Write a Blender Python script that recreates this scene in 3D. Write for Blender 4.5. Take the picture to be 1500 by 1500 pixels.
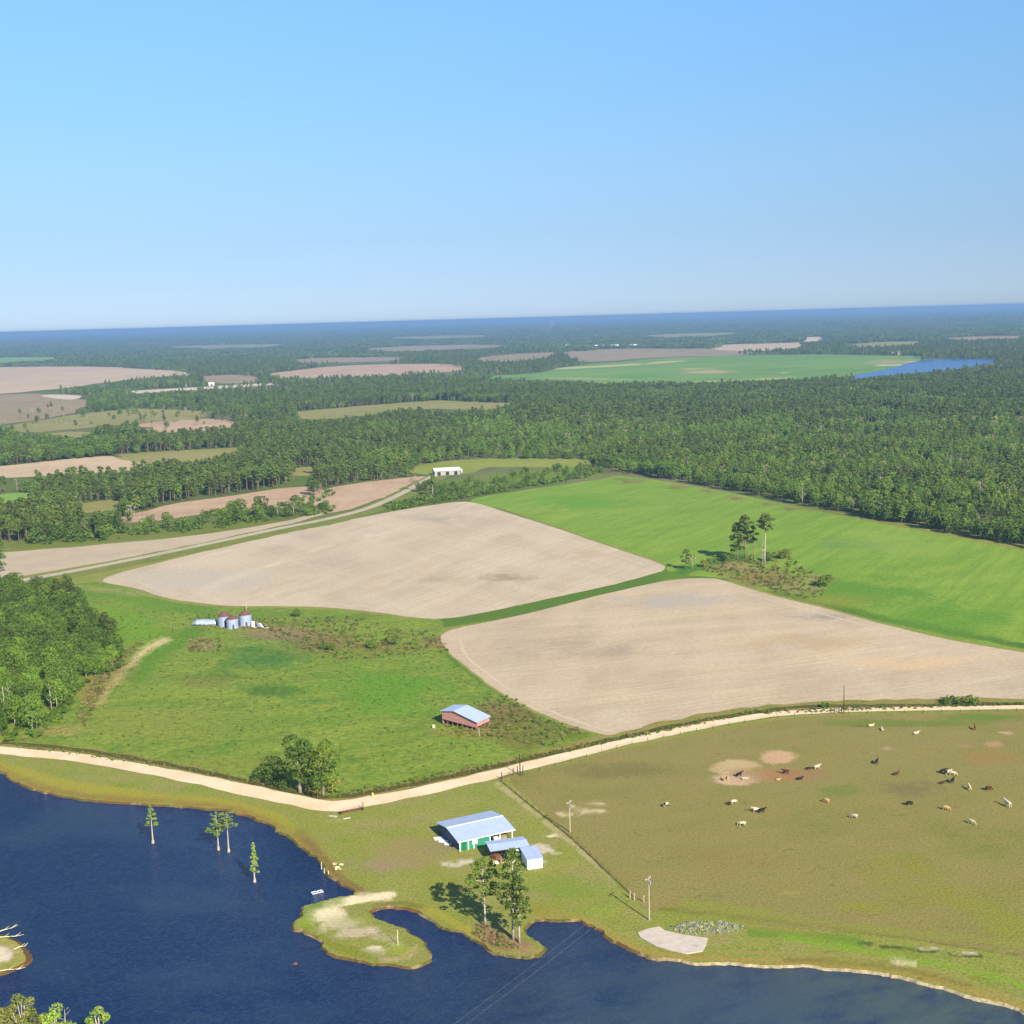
import bpy, bmesh, math, random
import numpy as np
from mathutils import Vector, Matrix, noise
from mathutils.geometry import delaunay_2d_cdt
random.seed(7); rng = np.random.default_rng(7)
R = math.radians
for o in list(bpy.data.objects): bpy.data.objects.remove(o)
SC = bpy.context.scene
COL = SC.collection

# ------------------------------------------------------------------ camera
CH, CF = 120.0, 1849.0
PITCH, ROLL = math.atan(284/CF), R(1.6)
Fv = np.array([0, math.cos(PITCH), -math.sin(PITCH)]); R0 = np.array([1., 0, 0]); U0 = np.cross(R0, Fv)
Rv = math.cos(ROLL)*R0 - math.sin(ROLL)*U0; Uv = math.sin(ROLL)*R0 + math.cos(ROLL)*U0
cam_d = bpy.data.cameras.new('camera'); cam = bpy.data.objects.new('camera', cam_d); COL.objects.link(cam)
M4 = Matrix([[Rv[0], Uv[0], -Fv[0], 0], [Rv[1], Uv[1], -Fv[1], 0], [Rv[2], Uv[2], -Fv[2], CH], [0, 0, 0, 1]])
cam.matrix_world = M4
cam_d.sensor_width = 36; cam_d.sensor_height = 36; cam_d.sensor_fit = 'HORIZONTAL'
cam_d.lens = 36*CF/1500; cam_d.clip_start = 1; cam_d.clip_end = 400000
SC.camera = cam

# ------------------------------------------------------------------ sky, sun, exposure
SUN_EL, SUN_DIR = R(33), np.array([0.485, -0.875])      # ground direction towards the sun
w = bpy.data.worlds.new('World'); SC.world = w; w.use_nodes = True
nt = w.node_tree; bg = nt.nodes['Background']
sky = nt.nodes.new('ShaderNodeTexSky'); sky.sky_type = 'NISHITA'; sky.sun_disc = False
sky.sun_elevation = SUN_EL; sky.sun_rotation = math.atan2(SUN_DIR[0], SUN_DIR[1])
sky.altitude = 0; sky.air_density = 0.6; sky.dust_density = 0.2; sky.ozone_density = 6
# evens the sky out with height: the real one is far less bright at the horizon than the model
tcw = nt.nodes.new('ShaderNodeTexCoord'); sxw = nt.nodes.new('ShaderNodeSeparateXYZ'); nt.links.new(tcw.outputs['Generated'], sxw.inputs[0])
rw = nt.nodes.new('ShaderNodeValToRGB'); nt.links.new(sxw.outputs[2], rw.inputs[0])
stops = [(0.0, (1.10, 1.08, 1.22)), (.03, (1.26, 1.15, 1.17)), (.063, (1.53, 1.33, 1.19)), (.12, (2.05, 1.88, 1.52)), (.225, (2.65, 2.8, 2.32)), (.326, (2.9, 3.35, 3.1)), (.6, (3.0, 3.2, 2.7))]
while len(rw.color_ramp.elements) < len(stops): rw.color_ramp.elements.new(.5)
for e, (p_, c_) in zip(rw.color_ramp.elements, stops): e.position = p_; e.color = (c_[0]/4, c_[1]/4, c_[2]/4, 1)
mw = nt.nodes.new('ShaderNodeMix'); mw.data_type = 'RGBA'; mw.blend_type = 'MULTIPLY'; mw.inputs[0].default_value = 1
nt.links.new(sky.outputs[0], mw.inputs[6]); nt.links.new(rw.outputs[0], mw.inputs[7])
mw2 = nt.nodes.new('ShaderNodeVectorMath'); mw2.operation = 'SCALE'; mw2.inputs['Scale'].default_value = 4
nt.links.new(mw.outputs[2], mw2.inputs[0]); nt.links.new(mw2.outputs[0], bg.inputs[0]); bg.inputs[1].default_value = 0.0445
sd = bpy.data.lights.new('sun', 'SUN'); sd.energy = 5.0; sd.angle = R(0.5); sd.color = (1, 0.92, 0.79)
so = bpy.data.objects.new('sun', sd); COL.objects.link(so)
sv = Vector((SUN_DIR[0]*math.cos(SUN_EL), SUN_DIR[1]*math.cos(SUN_EL), math.sin(SUN_EL)))
so.rotation_euler = sv.to_track_quat('Z', 'Y').to_euler(); so.location = (60, -80, 160)
vs = SC.view_settings; vs.view_transform = 'Standard'; vs.look = 'None'; vs.gamma = 1; vs.exposure = 1.0
SC.cycles.max_bounces = 4; SC.cycles.diffuse_bounces = 2; SC.cycles.volume_bounces = 0
SC.cycles.transparent_max_bounces = 8

# ------------------------------------------------------------------ helpers
def G(x, y, z=0.0):
    """ground point seen at photo position x, y (1500 px wide photo)"""
    d = Fv*CF + Rv*(x-750) - Uv*(y-750); t = (z-CH)/d[2]
    return np.array([d[0]*t, d[1]*t, z])
def PX(P):
    v = np.asarray(P, float)-np.array([0, 0, CH]); f = v@Fv
    return np.stack([750+CF*(v@Rv)/f, 750-CF*(v@Uv)/f], -1)
def GP(pts, z=0.0): return [G(x, y, z)[:2] for x, y in pts]
def lin(c): return tuple((v/255/12.92 if v/255 <= .04045 else ((v/255+.055)/1.055)**2.4) for v in c)
K = 0.58
def A(r, g, b, k=K):
    c = lin((r, g, b))
    if b > .94*max(r, g): return (c[0]*k, c[1]*k, c[2]*k, 1)
    return (c[0]*k*(1.04 if r > g else 1.1), c[1]*k, c[2]*k*(.92 if r > g*1.04 and b > 100 else .72 if r > g else .62), 1)

def tag(o, label=None, cat=None, group=None, kind=None):
    for k, v in (('label', label), ('category', cat), ('group', group), ('kind', kind)):
        if v: o[k] = v
    return o
def link(name, me, mat=None, parent=None, loc=None):
    o = bpy.data.objects.new(name, me); COL.objects.link(o)
    if mat is not None and me is not None and not me.materials: me.materials.append(mat)
    if parent is not None: o.parent = parent
    if loc is not None: o.location = loc
    return o
def empty(name, loc, rz=0, s=1.0):
    o = bpy.data.objects.new(name, None); COL.objects.link(o); o.location = loc; o.rotation_euler = (0, 0, rz)
    o.scale = (s, s, s); o.empty_display_size = 0.2
    return o
def copy_tree(o, parent=None):
    c = o.copy(); COL.objects.link(c); c.parent = parent
    for ch in list(o.children): copy_tree(ch, c)
    return c

class MB:
    def __init__(s): s.v = []; s.f = []
    def add(s, v, f):
        n = len(s.v); s.v += [tuple(p) for p in v]; s.f += [tuple(i+n for i in q) for q in f]; return s
    def box(s, c, d, rz=0, tilt=(0, 0)):
        m = Matrix.Translation(c) @ Matrix.Rotation(rz, 4, 'Z') @ Matrix.Rotation(tilt[0], 4, 'X') @ Matrix.Rotation(tilt[1], 4, 'Y')
        v = [m @ Vector((x*d[0]/2, y*d[1]/2, z*d[2]/2)) for x in (-1, 1) for y in (-1, 1) for z in (-1, 1)]
        return s.add(v, [(0, 1, 3, 2), (4, 6, 7, 5), (0, 4, 5, 1), (2, 3, 7, 6), (0, 2, 6, 4), (1, 5, 7, 3)])
    def tube(s, pts, rad, n=6, cap=True):
        pts = [Vector(p) for p in pts]; rings = []
        for i, p in enumerate(pts):
            d = (pts[min(i+1, len(pts)-1)]-pts[max(i-1, 0)]).normalized()
            a = d.cross(Vector((0, 0, 1)) if abs(d.z) < .9 else Vector((1, 0, 0))).normalized(); b = d.cross(a)
            r = rad[i] if hasattr(rad, '__len__') else rad
            rings.append([p+a*(r*math.cos(t*2*math.pi/n))+b*(r*math.sin(t*2*math.pi/n)) for t in range(n)])
        f = [(i*n+j, i*n+(j+1) % n, (i+1)*n+(j+1) % n, (i+1)*n+j) for i in range(len(pts)-1) for j in range(n)]
        if cap: f += [tuple(range(n-1, -1, -1)), tuple((len(pts)-1)*n+j for j in range(n))]
        return s.add([v for r_ in rings for v in r_], f)
    def prism(s, poly, z0, z1):
        n = len(poly)
        v = [(x, y, z0) for x, y in poly]+[(x, y, z1) for x, y in poly]
        return s.add(v, [tuple(range(n-1, -1, -1)), tuple(range(n, 2*n))]+[(i, (i+1) % n, n+(i+1) % n, n+i) for i in range(n)])
    def mesh(s, name, mat=None, smooth=False):
        me = bpy.data.meshes.new(name); me.from_pydata(s.v, [], s.f)
        if mat: me.materials.append(mat)
        if smooth: me.shade_smooth()
        me.validate(); me.update(); return me
    def build(s, name, mat, parent=None, loc=None, smooth=False):
        me = s.mesh(name, mat, smooth)
        bm = bmesh.new(); bm.from_mesh(me); bmesh.ops.recalc_face_normals(bm, faces=bm.faces); bm.to_mesh(me); bm.free()
        return link(name, me, None, parent, loc)

# ---- node helpers
class NT:
    def __init__(s, name):
        s.m = bpy.data.materials.new(name); s.m.use_nodes = True; s.t = s.m.node_tree; s.b = s.t.nodes['Principled BSDF']
        s.b.inputs['Roughness'].default_value = 0.85; s.b.inputs['Specular IOR Level'].default_value = 0.15
        s._o = None
    def n(s, t, **kw):
        q = s.t.nodes.new(t)
        for k, v in kw.items():
            if hasattr(q, k): setattr(q, k, v)
        return q
    def put(s, sock, v):
        if hasattr(v, 'is_output') or isinstance(v, bpy.types.NodeSocket): s.t.links.new(v, sock)
        else: sock.default_value = v
    @property
    def pos(s):
        if s._o is None: s._o = s.n('ShaderNodeNewGeometry').outputs['Position']
        return s._o
    def vec(s, rz=0, sx=1, sy=1, src=None):
        q = s.n('ShaderNodeMapping'); s.put(q.inputs[0], src or s.pos)
        r = s.n('ShaderNodeVectorRotate', rotation_type='Z_AXIS'); s.t.links.new(src or s.pos, r.inputs[0]); r.inputs['Angle'].default_value = -rz
        s.t.links.new(r.outputs[0], q.inputs[0]); q.inputs['Scale'].default_value = (sx, sy, 1)
        return q.outputs[0]
    def noise(s, scale, detail=3, rough=.55, vec=None, lo=.35, hi=.65):
        q = s.n('ShaderNodeTexNoise'); s.put(q.inputs['Vector'], vec or s.pos)
        q.inputs['Scale'].default_value = scale; q.inputs['Detail'].default_value = detail; q.inputs['Roughness'].default_value = rough
        if lo is None: return q.outputs[0]
        return s.ramp(q.outputs[0], lo, hi)
    def ramp(s, v, lo, hi, a=0, b=1):
        q = s.n('ShaderNodeMapRange', interpolation_type='SMOOTHSTEP'); s.put(q.inputs[0], v)
        for i, x in enumerate((lo, hi, a, b)): q.inputs[i+1].default_value = x
        return q.outputs[0]
    def mix(s, f, a, b, mode='MIX'):
        q = s.n('ShaderNodeMix', data_type='RGBA', blend_type=mode); s.put(q.inputs[0], f); s.put(q.inputs[6], a); s.put(q.inputs[7], b)
        return q.outputs[2]
    def math(s, op, a, b=0.0):
        q = s.n('ShaderNodeMath', operation=op); s.put(q.inputs[0], a); s.put(q.inputs[1], b); return q.outputs[0]
    def attr(s, name): return s.n('ShaderNodeAttribute', attribute_name=name)
    def bump(s, h, st=.3, d=.2):
        q = s.n('ShaderNodeBump'); q.inputs['Strength'].default_value = st; q.inputs['Distance'].default_value = d
        s.put(q.inputs['Height'], h); s.t.links.new(q.outputs[0], s.b.inputs['Normal'])
    def out(s, c, rough=None):
        s.put(s.b.inputs['Base Color'], c)
        if rough is not None: s.b.inputs['Roughness'].default_value = rough
        return s.m

def ground_mat(name, cols, scales=(0.012, 0.07, 0.5), streak=None, speck=None, paint=False, fine=.25, bump=.5):
    """cols: three colours mixed by three sizes of noise; streak=(angle, along, across, colour, amount)"""
    s = NT(name)
    c = s.mix(s.noise(scales[0], 3), cols[0], cols[1])
    c = s.mix(s.math('MULTIPLY', s.noise(scales[1], 4, .6), .75), c, cols[2])
    if streak:
        for (an, al, ac, col, am) in streak:
            v = s.vec(an, al, ac)
            c = s.mix(s.math('MULTIPLY', s.noise(1.0, 3, .6, v), am), c, col)
    f = s.noise(scales[2], 6, .8, lo=.33, hi=.68)
    c = s.mix(fine, c, s.mix(f, (0.28, 0.28, 0.28, 1), (1, 1, 1, 1)), 'OVERLAY') if False else s.mix(1.0, c, s.mix(f, (1-fine, 1-fine, 1-fine, 1), (1+fine*.6, 1+fine*.6, 1+fine*.6, 1)), 'MULTIPLY')
    if speck:
        sp = s.noise(speck[0], 2, .5, lo=speck[1], hi=speck[1]+.06)
        sp = s.math('MULTIPLY', sp, s.noise(speck[0]*.13, 2, lo=.45, hi=.6))
        c = s.mix(s.math('MULTIPLY', sp, speck[3]), c, speck[2])
    if paint:
        a = s.attr('paint'); nz = s.noise(.35, 5, .7, lo=None); nb = s.noise(.06, 3, lo=None)
        nz = s.math('ADD', s.math('MULTIPLY', s.math('SUBTRACT', nz, .5), .8), s.math('MULTIPLY', s.math('SUBTRACT', nb, .5), 1.0))
        fac = s.ramp(s.math('ADD', a.outputs['Alpha'], nz), .28, .72)
        fac = s.math('MULTIPLY', fac, s.ramp(a.outputs['Alpha'], 0.01, .2))
        pc = s.mix(1.0, a.outputs['Color'], s.mix(f, (1-fine, 1-fine, 1-fine, 1), (1+fine*.5, 1+fine*.5, 1+fine*.5, 1)), 'MULTIPLY')
        c = s.mix(fac, c, pc)
    if bump: s.bump(s.noise(1.3, 4, .7, lo=None), bump, .35)
    return s.out(c, .92)

def plain(name, col, rough=.6, metal=0, var=.25, scale=1.5, spec=.3, coords=None, dirt=None):
    s = NT(name); s.b.inputs['Metallic'].default_value = metal; s.b.inputs['Specular IOR Level'].default_value = spec
    tc = s.n('ShaderNodeTexCoord').outputs['Object']
    f = s.noise(scale, 4, .65, tc, .3, .7)
    c = s.mix(f, tuple(v*(1-var) for v in col[:3])+(1,), tuple(min(1, v*(1+var*.5)) for v in col[:3])+(1,))
    if dirt: c = s.mix(s.noise(scale*.6, 5, .7, tc, dirt[1], dirt[1]+.15), c, dirt[0])
    return s.out(c, rough)

# ---- polygons on the ground
def smooth(pts, sub=6, closed=True, jit=0.0, js=.15):
    P = [np.array(p, float) for p in pts]; n = len(P); o = []
    rngi = range(n) if closed else range(n-1)
    for i in rngi:
        g = (lambda k: P[k % n]) if closed else (lambda k: P[max(0, min(n-1, k))])
        a, b, c, d = g(i-1), g(i), g(i+1), g(i+2)
        for k in range(sub):
            t = k/sub
            o.append(.5*((2*b)+(-a+c)*t+(2*a-5*b+4*c-d)*t*t+(-a+3*b-3*c+d)*t**3))
    if not closed: o.append(P[-1])
    if jit:
        o = [p+np.array([noise.noise((p[0]*js, p[1]*js, 1.7)), noise.noise((p[0]*js, p[1]*js, 9.1))])*jit +
             np.array([noise.noise((p[0]*js*4, p[1]*js*4, 3.7)), noise.noise((p[0]*js*4, p[1]*js*4, 5.1))])*jit*.5 for p in o]
    return o
def inpoly(P, poly):
    P = np.asarray(P); poly = np.asarray(poly); x, y = P[:, 0], P[:, 1]; r = np.zeros(len(P), bool)
    x0, y0 = poly[:, 0], poly[:, 1]; x1, y1 = np.roll(x0, -1), np.roll(y0, -1)
    for a, b, c, d in zip(x0, y0, x1, y1):
        if b == d: continue
        r ^= ((b > y) != (d > y)) & (x < (c-a)*(y-b)/(d-b)+a)
    return r
def sdpoly(P, poly, closed=True):
    """distance to the polyline"""
    P = np.asarray(P, float); poly = np.asarray(poly, float); m = np.full(len(P), 1e18)
    n = len(poly)
    for i in range(n if closed else n-1):
        a, b = poly[i], poly[(i+1) % n]; d = b-a; L = max(d@d, 1e-9)
        t = np.clip(((P-a)@d)/L, 0, 1); q = P-a-t[:, None]*d; m = np.minimum(m, (q*q).sum(1))
    return np.sqrt(m)
def cdt(outline, holes=(), pts=None, z=0.0):
    V = [tuple(p) for p in outline]; E = [(i, (i+1) % len(V)) for i in range(len(V))]
    for h in holes:
        k = len(V); V += [tuple(p) for p in h]; E += [(k+i, k+(i+1) % len(h)) for i in range(len(h))]
    if pts is not None and len(pts): V += [tuple(p) for p in pts]
    vo, eo, fo, *_ = delaunay_2d_cdt([Vector((float(a), float(b))) for a, b in V], E, [], 0, 1e-4)
    vo = np.array([(v.x, v.y) for v in vo]); F = np.array([f for f in fo]); c = vo[F].mean(1)
    k = inpoly(c, outline)
    for h in holes: k &= ~inpoly(c, h)
    F = F[k]
    a = vo[F]; ar = (a[:, 1, 0]-a[:, 0, 0])*(a[:, 2, 1]-a[:, 0, 1])-(a[:, 1, 1]-a[:, 0, 1])*(a[:, 2, 0]-a[:, 0, 0])
    F[ar < 0] = F[ar < 0][:, ::-1]
    used = np.unique(F); re = -np.ones(len(vo), int); re[used] = np.arange(len(used))
    return np.c_[vo[used], np.full(len(used), z)], re[F]
def grid_px(step, x0=-60, x1=1560, y0=480, y1=1520):
    out = []
    for j, y in enumerate(np.arange(y0, y1, step)):
        for x in np.arange(x0, x1, step): out.append(G(x+(step/2 if j % 2 else 0)+rng.uniform(-.2, .2)*step, y+rng.uniform(-.2, .2)*step)[:2])
    return np.array(out)
def blob(cx, cy, rx, ry, col, a=1.0): return ('b', cx, cy, rx, ry, col, a)
def stroke(pts, wd, col, a=1.0, asp=1.0): return ('s', pts, wd, col, a, asp)
def paint_attr(me, strokes):
    n = len(me.vertices); co = np.empty(n*3); me.vertices.foreach_get('co', co); co = co.reshape(-1, 3); co = co*[1, 1, 0]
    ok = co[:, 1] > 60; p = np.full((n, 2), -9999.); p[ok] = PX(co[ok])
    C = np.zeros((n, 4))
    for st in strokes:
        if st[0] == 'b':
            _, cx, cy, rx, ry, col, a = st
            d = np.sqrt(((p[:, 0]-cx)/rx)**2+((p[:, 1]-cy)/ry)**2)
        else:
            _, pts, wd, col, a, asp = st
            q = p*[1, asp]; d = sdpoly(q, np.array(pts)*[1, asp], False)/wd
        m = np.clip(1.25-d*.75, 0, 1)*a; m = np.where(d > 1.66, 0, m)
        k = m > 0; old = C[k, 3:4]; mk = m[k][:, None]; tot = np.maximum(mk+old*(1-mk), 1e-6)
        C[k, :3] = (np.array(col[:3])*mk+C[k, :3]*old*(1-mk))/tot; C[k, 3:4] = np.maximum(old, mk)
    at = me.color_attributes.new('paint', 'FLOAT_COLOR', 'POINT'); at.data.foreach_set('color', C.ravel())
def sheet(name, px, z, mat, step=None, strokes=(), holes=(), sub=6, jit=.6, js=.15, zpts=None, raw=None, kind='structure'):
    out = raw if raw is not None else smooth(GP(px), sub, True, jit, js)
    pts = None
    if step:
        g = grid_px(step); k = inpoly(g, out)
        for h in holes: k &= ~inpoly(g, h)
        g = g[k]
        if len(g): g = g[sdpoly(g, out) > .8]
        pts = g
    V, F = cdt(out, holes, pts, z)
    me = bpy.data.meshes.new(name); me.from_pydata(V.tolist(), [], F.tolist()); me.materials.append(mat)
    if step: paint_attr(me, strokes)
    o = link(name, me); tag(o, kind=kind); return o
def ribbon(name, px, width, z, mat, jit=.25, sub=8, kind='structure', wv=.25):
    c = smooth(GP(px), sub, False); v = []; f = []
    for i, p in enumerate(c):
        d = c[min(i+1, len(c)-1)]-c[max(i-1, 0)]; d = d/np.linalg.norm(d); nn = np.array([-d[1], d[0]])
        wd = 1.3 if not hasattr(width, '__len__') else 1.3; wk = 1+.4*abs(d[0])
        wd = width if not hasattr(width, '__len__') else np.interp(i/(len(c)-1), np.linspace(0, 1, len(width)), width)
        wd = wd*wk; a = wd/2*(1+wv*noise.noise((p[0]*.15, p[1]*.15, 0))); b = wd/2*(1+wv*noise.noise((p[0]*.15, p[1]*.15, 7)))
        v += [(*(p+nn*a), z), (*(p-nn*b), z)]
        if i: k = 2*i; f.append((k-2, k-1, k+1, k))
    me = bpy.data.meshes.new(name); me.from_pydata(v, [], f); me.materials.append(mat)
    o = link(name, me); tag(o, kind=kind); return o

# ================================================================== THE GROUND
POND_PX = [(-80, 1105), (-30, 1118), (0, 1130), (20, 1142), (60, 1158), (130, 1171), (220, 1177), (300, 1183), (350, 1190), (395, 1207), (430, 1229),
 (462, 1255), (485, 1279), (505, 1297), (520, 1306), (500, 1314), (455, 1325), (436, 1344), (434, 1356), (458, 1367), (476, 1379), (468, 1389),
 (490, 1399), (520, 1405), (555, 1411), (598, 1414), (622, 1405), (627, 1393), (616, 1380), (600, 1368), (570, 1352), (548, 1340), (540, 1333),
 (562, 1329), (590, 1328), (612, 1335), (640, 1350), (670, 1365), (700, 1382), (720, 1393), (747, 1400), (775, 1401), (794, 1396), (798, 1388),
 (785, 1380), (766, 1368), (770, 1355), (788, 1347), (822, 1345), (858, 1351), (880, 1362), (902, 1378), (930, 1391), (965, 1403), (1010, 1408),
 (1080, 1411), (1150, 1413), (1220, 1418), (1290, 1424), (1350, 1435), (1400, 1450), (1450, 1465), (1500, 1482), (1570, 1508), (1640, 1560),
 (1620, 1660), (1350, 1720), (1000, 1720), (700, 1700), (400, 1640), (150, 1560), (0, 1540), (-120, 1500), (-260, 1420), (-300, 1300), (-250, 1180), (-160, 1120)]
POND = smooth(GP(POND_PX), 9, True, 1.1, .22)
ISLE_PX = [(-90, 1392), (-50, 1370), (-15, 1368), (10, 1374), (28, 1383), (36, 1395), (34, 1408), (15, 1419), (-10, 1425), (-60, 1425), (-95, 1410)]
ISLE = smooth(GP(ISLE_PX), 5, True, .5, .3)
RG = 60000.
ring = [np.array([RG*math.cos(t), RG*math.sin(t)]) for t in np.linspace(0, 2*math.pi, 97)[:-1]]

# colours as the photo shows them in the sun, turned into albedo by A()
lawn = (A(152, 162, 84), A(140, 158, 72), A(165, 164, 98))
SAND, SANDP, DIRT = A(236, 222, 184, .72), A(230, 216, 196, .72), A(176, 152, 118)
YEL, LUSH, DKG = A(172, 168, 66), A(112, 152, 50), A(84, 104, 44)
BROWN, OCHRE = A(140, 118, 74), A(160, 134, 70)
m_ground = NT('open ground')
s = m_ground
c = s.mix(s.noise(.02, 3), lawn[0], lawn[1]); c = s.mix(s.math('MULTIPLY', s.noise(.09, 4, .6), .8), c, lawn[2])
c = s.mix(s.math('MULTIPLY', s.noise(.05, 5, .7, s.vec(.4, 1, 1.6), .52, .66), .55), c, A(172, 156, 108)); c = s.mix(s.math('MULTIPLY', s.noise(.3, 4, .7, lo=.5, hi=.66), .4), c, A(126, 146, 60))
f = s.noise(1.5, 5, .8, lo=.33, hi=.68)
far = s.mix(s.noise(.004, 4), A(84, 112, 48), A(108, 126, 62))
far = s.mix(s.math('MULTIPLY', s.noise(.0016, 6, .65, lo=.48, hi=.6), .75), far, A(146, 140, 104))
dist = s.n('ShaderNodeVectorMath', operation='LENGTH'); s.t.links.new(s.pos, dist.inputs[0])
c = s.mix(s.ramp(dist.outputs['Value'], 655, 880), c, far)      # open lawn gives way to woodland floor
c = s.mix(1.0, c, s.mix(f, (.64, .66, .64, 1), (1.2, 1.18, 1.16, 1)), 'MULTIPLY')
a = s.attr('paint'); nz = s.math('ADD', s.math('MULTIPLY', s.math('SUBTRACT', s.noise(.45, 5, .7, lo=None), .5), .8), s.math('MULTIPLY', s.math('SUBTRACT', s.noise(.08, 3, lo=None), .5), .45))
fac = s.math('MULTIPLY', s.ramp(s.math('ADD', a.outputs['Alpha'], nz), .28, .72), s.ramp(a.outputs['Alpha'], .01, .2))
c = s.mix(fac, c, s.mix(1.0, a.outputs['Color'], s.mix(f, (.75, .75, .75, 1), (1.12, 1.12, 1.12, 1)), 'MULTIPLY'))
s.bump(s.noise(1.3, 4, .7, lo=None), .5, .35)
M_GROUND = s.out(c, .92)

sh_n = [p for p in POND_PX if p[1] < 1510]
shore = [(x, y-4) for x, y in POND_PX[2:15]]
shore_r = [(x, y-5) for x, y in POND_PX[47:64]]
g_strokes = [
 stroke([(0, 1122), (100, 1150), (220, 1168), (330, 1178), (400, 1196), (450, 1232), (500, 1285)], 14, YEL, .8, 1.6),
 stroke(shore, 5, OCHRE, .9, 1.3), stroke(shore_r, 6, A(172, 156, 84), .9, 1.3),
 stroke([(440, 1218), (470, 1252), (500, 1288), (540, 1312)], 7, BROWN, .9, 1.2),
 stroke([(620, 1328), (660, 1348), (700, 1372), (730, 1388)], 8, YEL, .8, 1.2),
 blob(640, 1300, 80, 22, A(150, 160, 76), .5), blob(600, 1250, 70, 28, A(164, 152, 100), .75), blob(560, 1268, 40, 14, A(168, 150, 110), .7),
 blob(690, 1295, 30, 12, A(160, 150, 98), .6), blob(470, 1210, 50, 14, A(150, 160, 80), .6),
 # the sandy spit
 stroke([(575, 1311), (520, 1318), (482, 1326), (470, 1338)], 6, SAND, 1.0, 1.0),
 blob(482, 1342, 26, 12, SAND, .95), blob(502, 1352, 34, 10, A(204, 194, 150), .85), blob(550, 1391, 15, 6, SANDP, 1.0),
 blob(555, 1400, 10, 4, A(220, 208, 190), 1.0), blob(520, 1366, 30, 9, A(206, 194, 160), .85), blob(562, 1374, 26, 7, A(196, 184, 140), .65), blob(448, 1352, 12, 12, A(146, 172, 62), .9), blob(545, 1362, 16, 5, A(220, 206, 176), .8), blob(500, 1372, 14, 5, A(214, 202, 160), .7), blob(580, 1384, 14, 4, A(206, 196, 150), .7), blob(474, 1360, 10, 6, A(214, 204, 160), .7), blob(530, 1345, 18, 4, A(150, 168, 66), .8), blob(590, 1392, 26, 9, A(158, 172, 66), .8),
 stroke([(440, 1340), (455, 1330), (500, 1320)], 5, LUSH, .7), stroke([(452, 1365), (500, 1390), (560, 1402)], 8, A(140, 150, 56), .8),
 stroke([(612, 1384), (600, 1402), (560, 1408)], 5, A(196, 176, 130), .7),
 stroke([(545, 1326), (580, 1322), (620, 1328)], 5, A(136, 132, 60), .7),
 # point under the pines
 blob(722, 1372, 22, 12, A(168, 136, 112), .95), blob(748, 1384, 34, 10, A(150, 124, 88), .85), blob(780, 1392, 16, 6, A(172, 160, 96), .8),
 stroke([(700, 1352), (725, 1370), (770, 1392)], 6, A(176, 142, 112), .8),
 # worn ground about the sheds
 blob(790, 1243, 18, 7, A(222, 212, 190), .95), blob(792, 1262, 10, 4, A(214, 206, 186), .8), stroke([(650, 1266), (668, 1266), (693, 1260)], 3.5, A(226, 216, 190), 1.0),
 blob(735, 1256, 22, 5, A(200, 178, 150), .8), blob(650, 1240, 26, 9, A(160, 148, 106), .7), blob(630, 1212, 14, 5, A(178, 166, 138), .6),
 blob(806, 1226, 6, 3, SAND, .9), blob(815, 1250, 14, 3, A(212, 206, 176), .6), blob(760, 1190, 12, 4, A(120, 150, 80), .5),
 stroke([(728, 1148), (760, 1172), (800, 1205), (850, 1245), (900, 1290)], 5, A(190, 180, 126), .75), stroke([(742, 1146), (775, 1170), (815, 1203), (865, 1246), (925, 1296)], 3.5, A(160, 170, 82), .8),
 blob(830, 1300, 90, 26, A(136, 158, 70), .6), blob(780, 1330, 60, 12, A(158, 154, 66), .7), blob(880, 1335, 40, 14, A(150, 166, 74), .6),
 # right bank
 stroke([(1100, 1366), (1180, 1370), (1260, 1380)], 7, A(120, 154, 60), 1.0, 1.2), stroke([(1150, 1374), (1300, 1398), (1420, 1420), (1520, 1450)], 8, A(138, 172, 62), .7, 1.4),
 stroke([(1040, 1392), (1150, 1396), (1280, 1404), (1400, 1430), (1500, 1468)], 5, A(166, 158, 92), .8, 1.4),
 stroke([(1150, 1405), (1250, 1410), (1330, 1420), (1420, 1444)], 3.5, A(140, 132, 64), .8), stroke([(1260, 1382), (1340, 1392), (1440, 1402)], 3, DKG, .8),
 stroke([(1340, 1384), (1430, 1396)], 2.2, SANDP, .5), stroke([(1310, 1408), (1340, 1412)], 3, SAND, .7), stroke([(1000, 1345), (1200, 1368)], 4, A(150, 150, 80), .6),
  stroke([(650, 716), (700, 708), (800, 697), (880, 688)], 11, A(120, 146, 60), .95), stroke([(20, 800), (200, 785), (400, 764), (470, 750)], 7, A(122, 138, 62), .9), blob(300, 700, 240, 30, A(104, 134, 56), .6),
 # sandy patches on the near road verge
 blob(495, 1200, 14, 4, A(206, 196, 150), .6), blob(1050, 1350, 60, 8, A(146, 162, 78), .6),
 # far left meadow clearings and the green strip between the ploughed fields
 stroke([(650, 912), (760, 894), (870, 868), (970, 844)], 8, A(96, 132, 42), 1.0), stroke([(970, 838), (1060, 848)], 9, A(100, 142, 44), 1.0),
]
def outer_grid():
    a = grid_px(6, -40, 1540, 800, 1510); b = grid_px(14, -100, 1600, 540, 800)
    return np.r_[a, b]
gpts = outer_grid(); k = ~inpoly(gpts, POND); gpts = gpts[k]; gpts = gpts[sdpoly(gpts, POND) > .7]
V, F = cdt(ring, [POND], gpts, 0.0)
me = bpy.data.meshes.new('ground'); me.from_pydata(V.tolist(), [], F.tolist()); me.materials.append(M_GROUND); paint_attr(me, g_strokes)
tag(link('ground', me), kind='structure')

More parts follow.
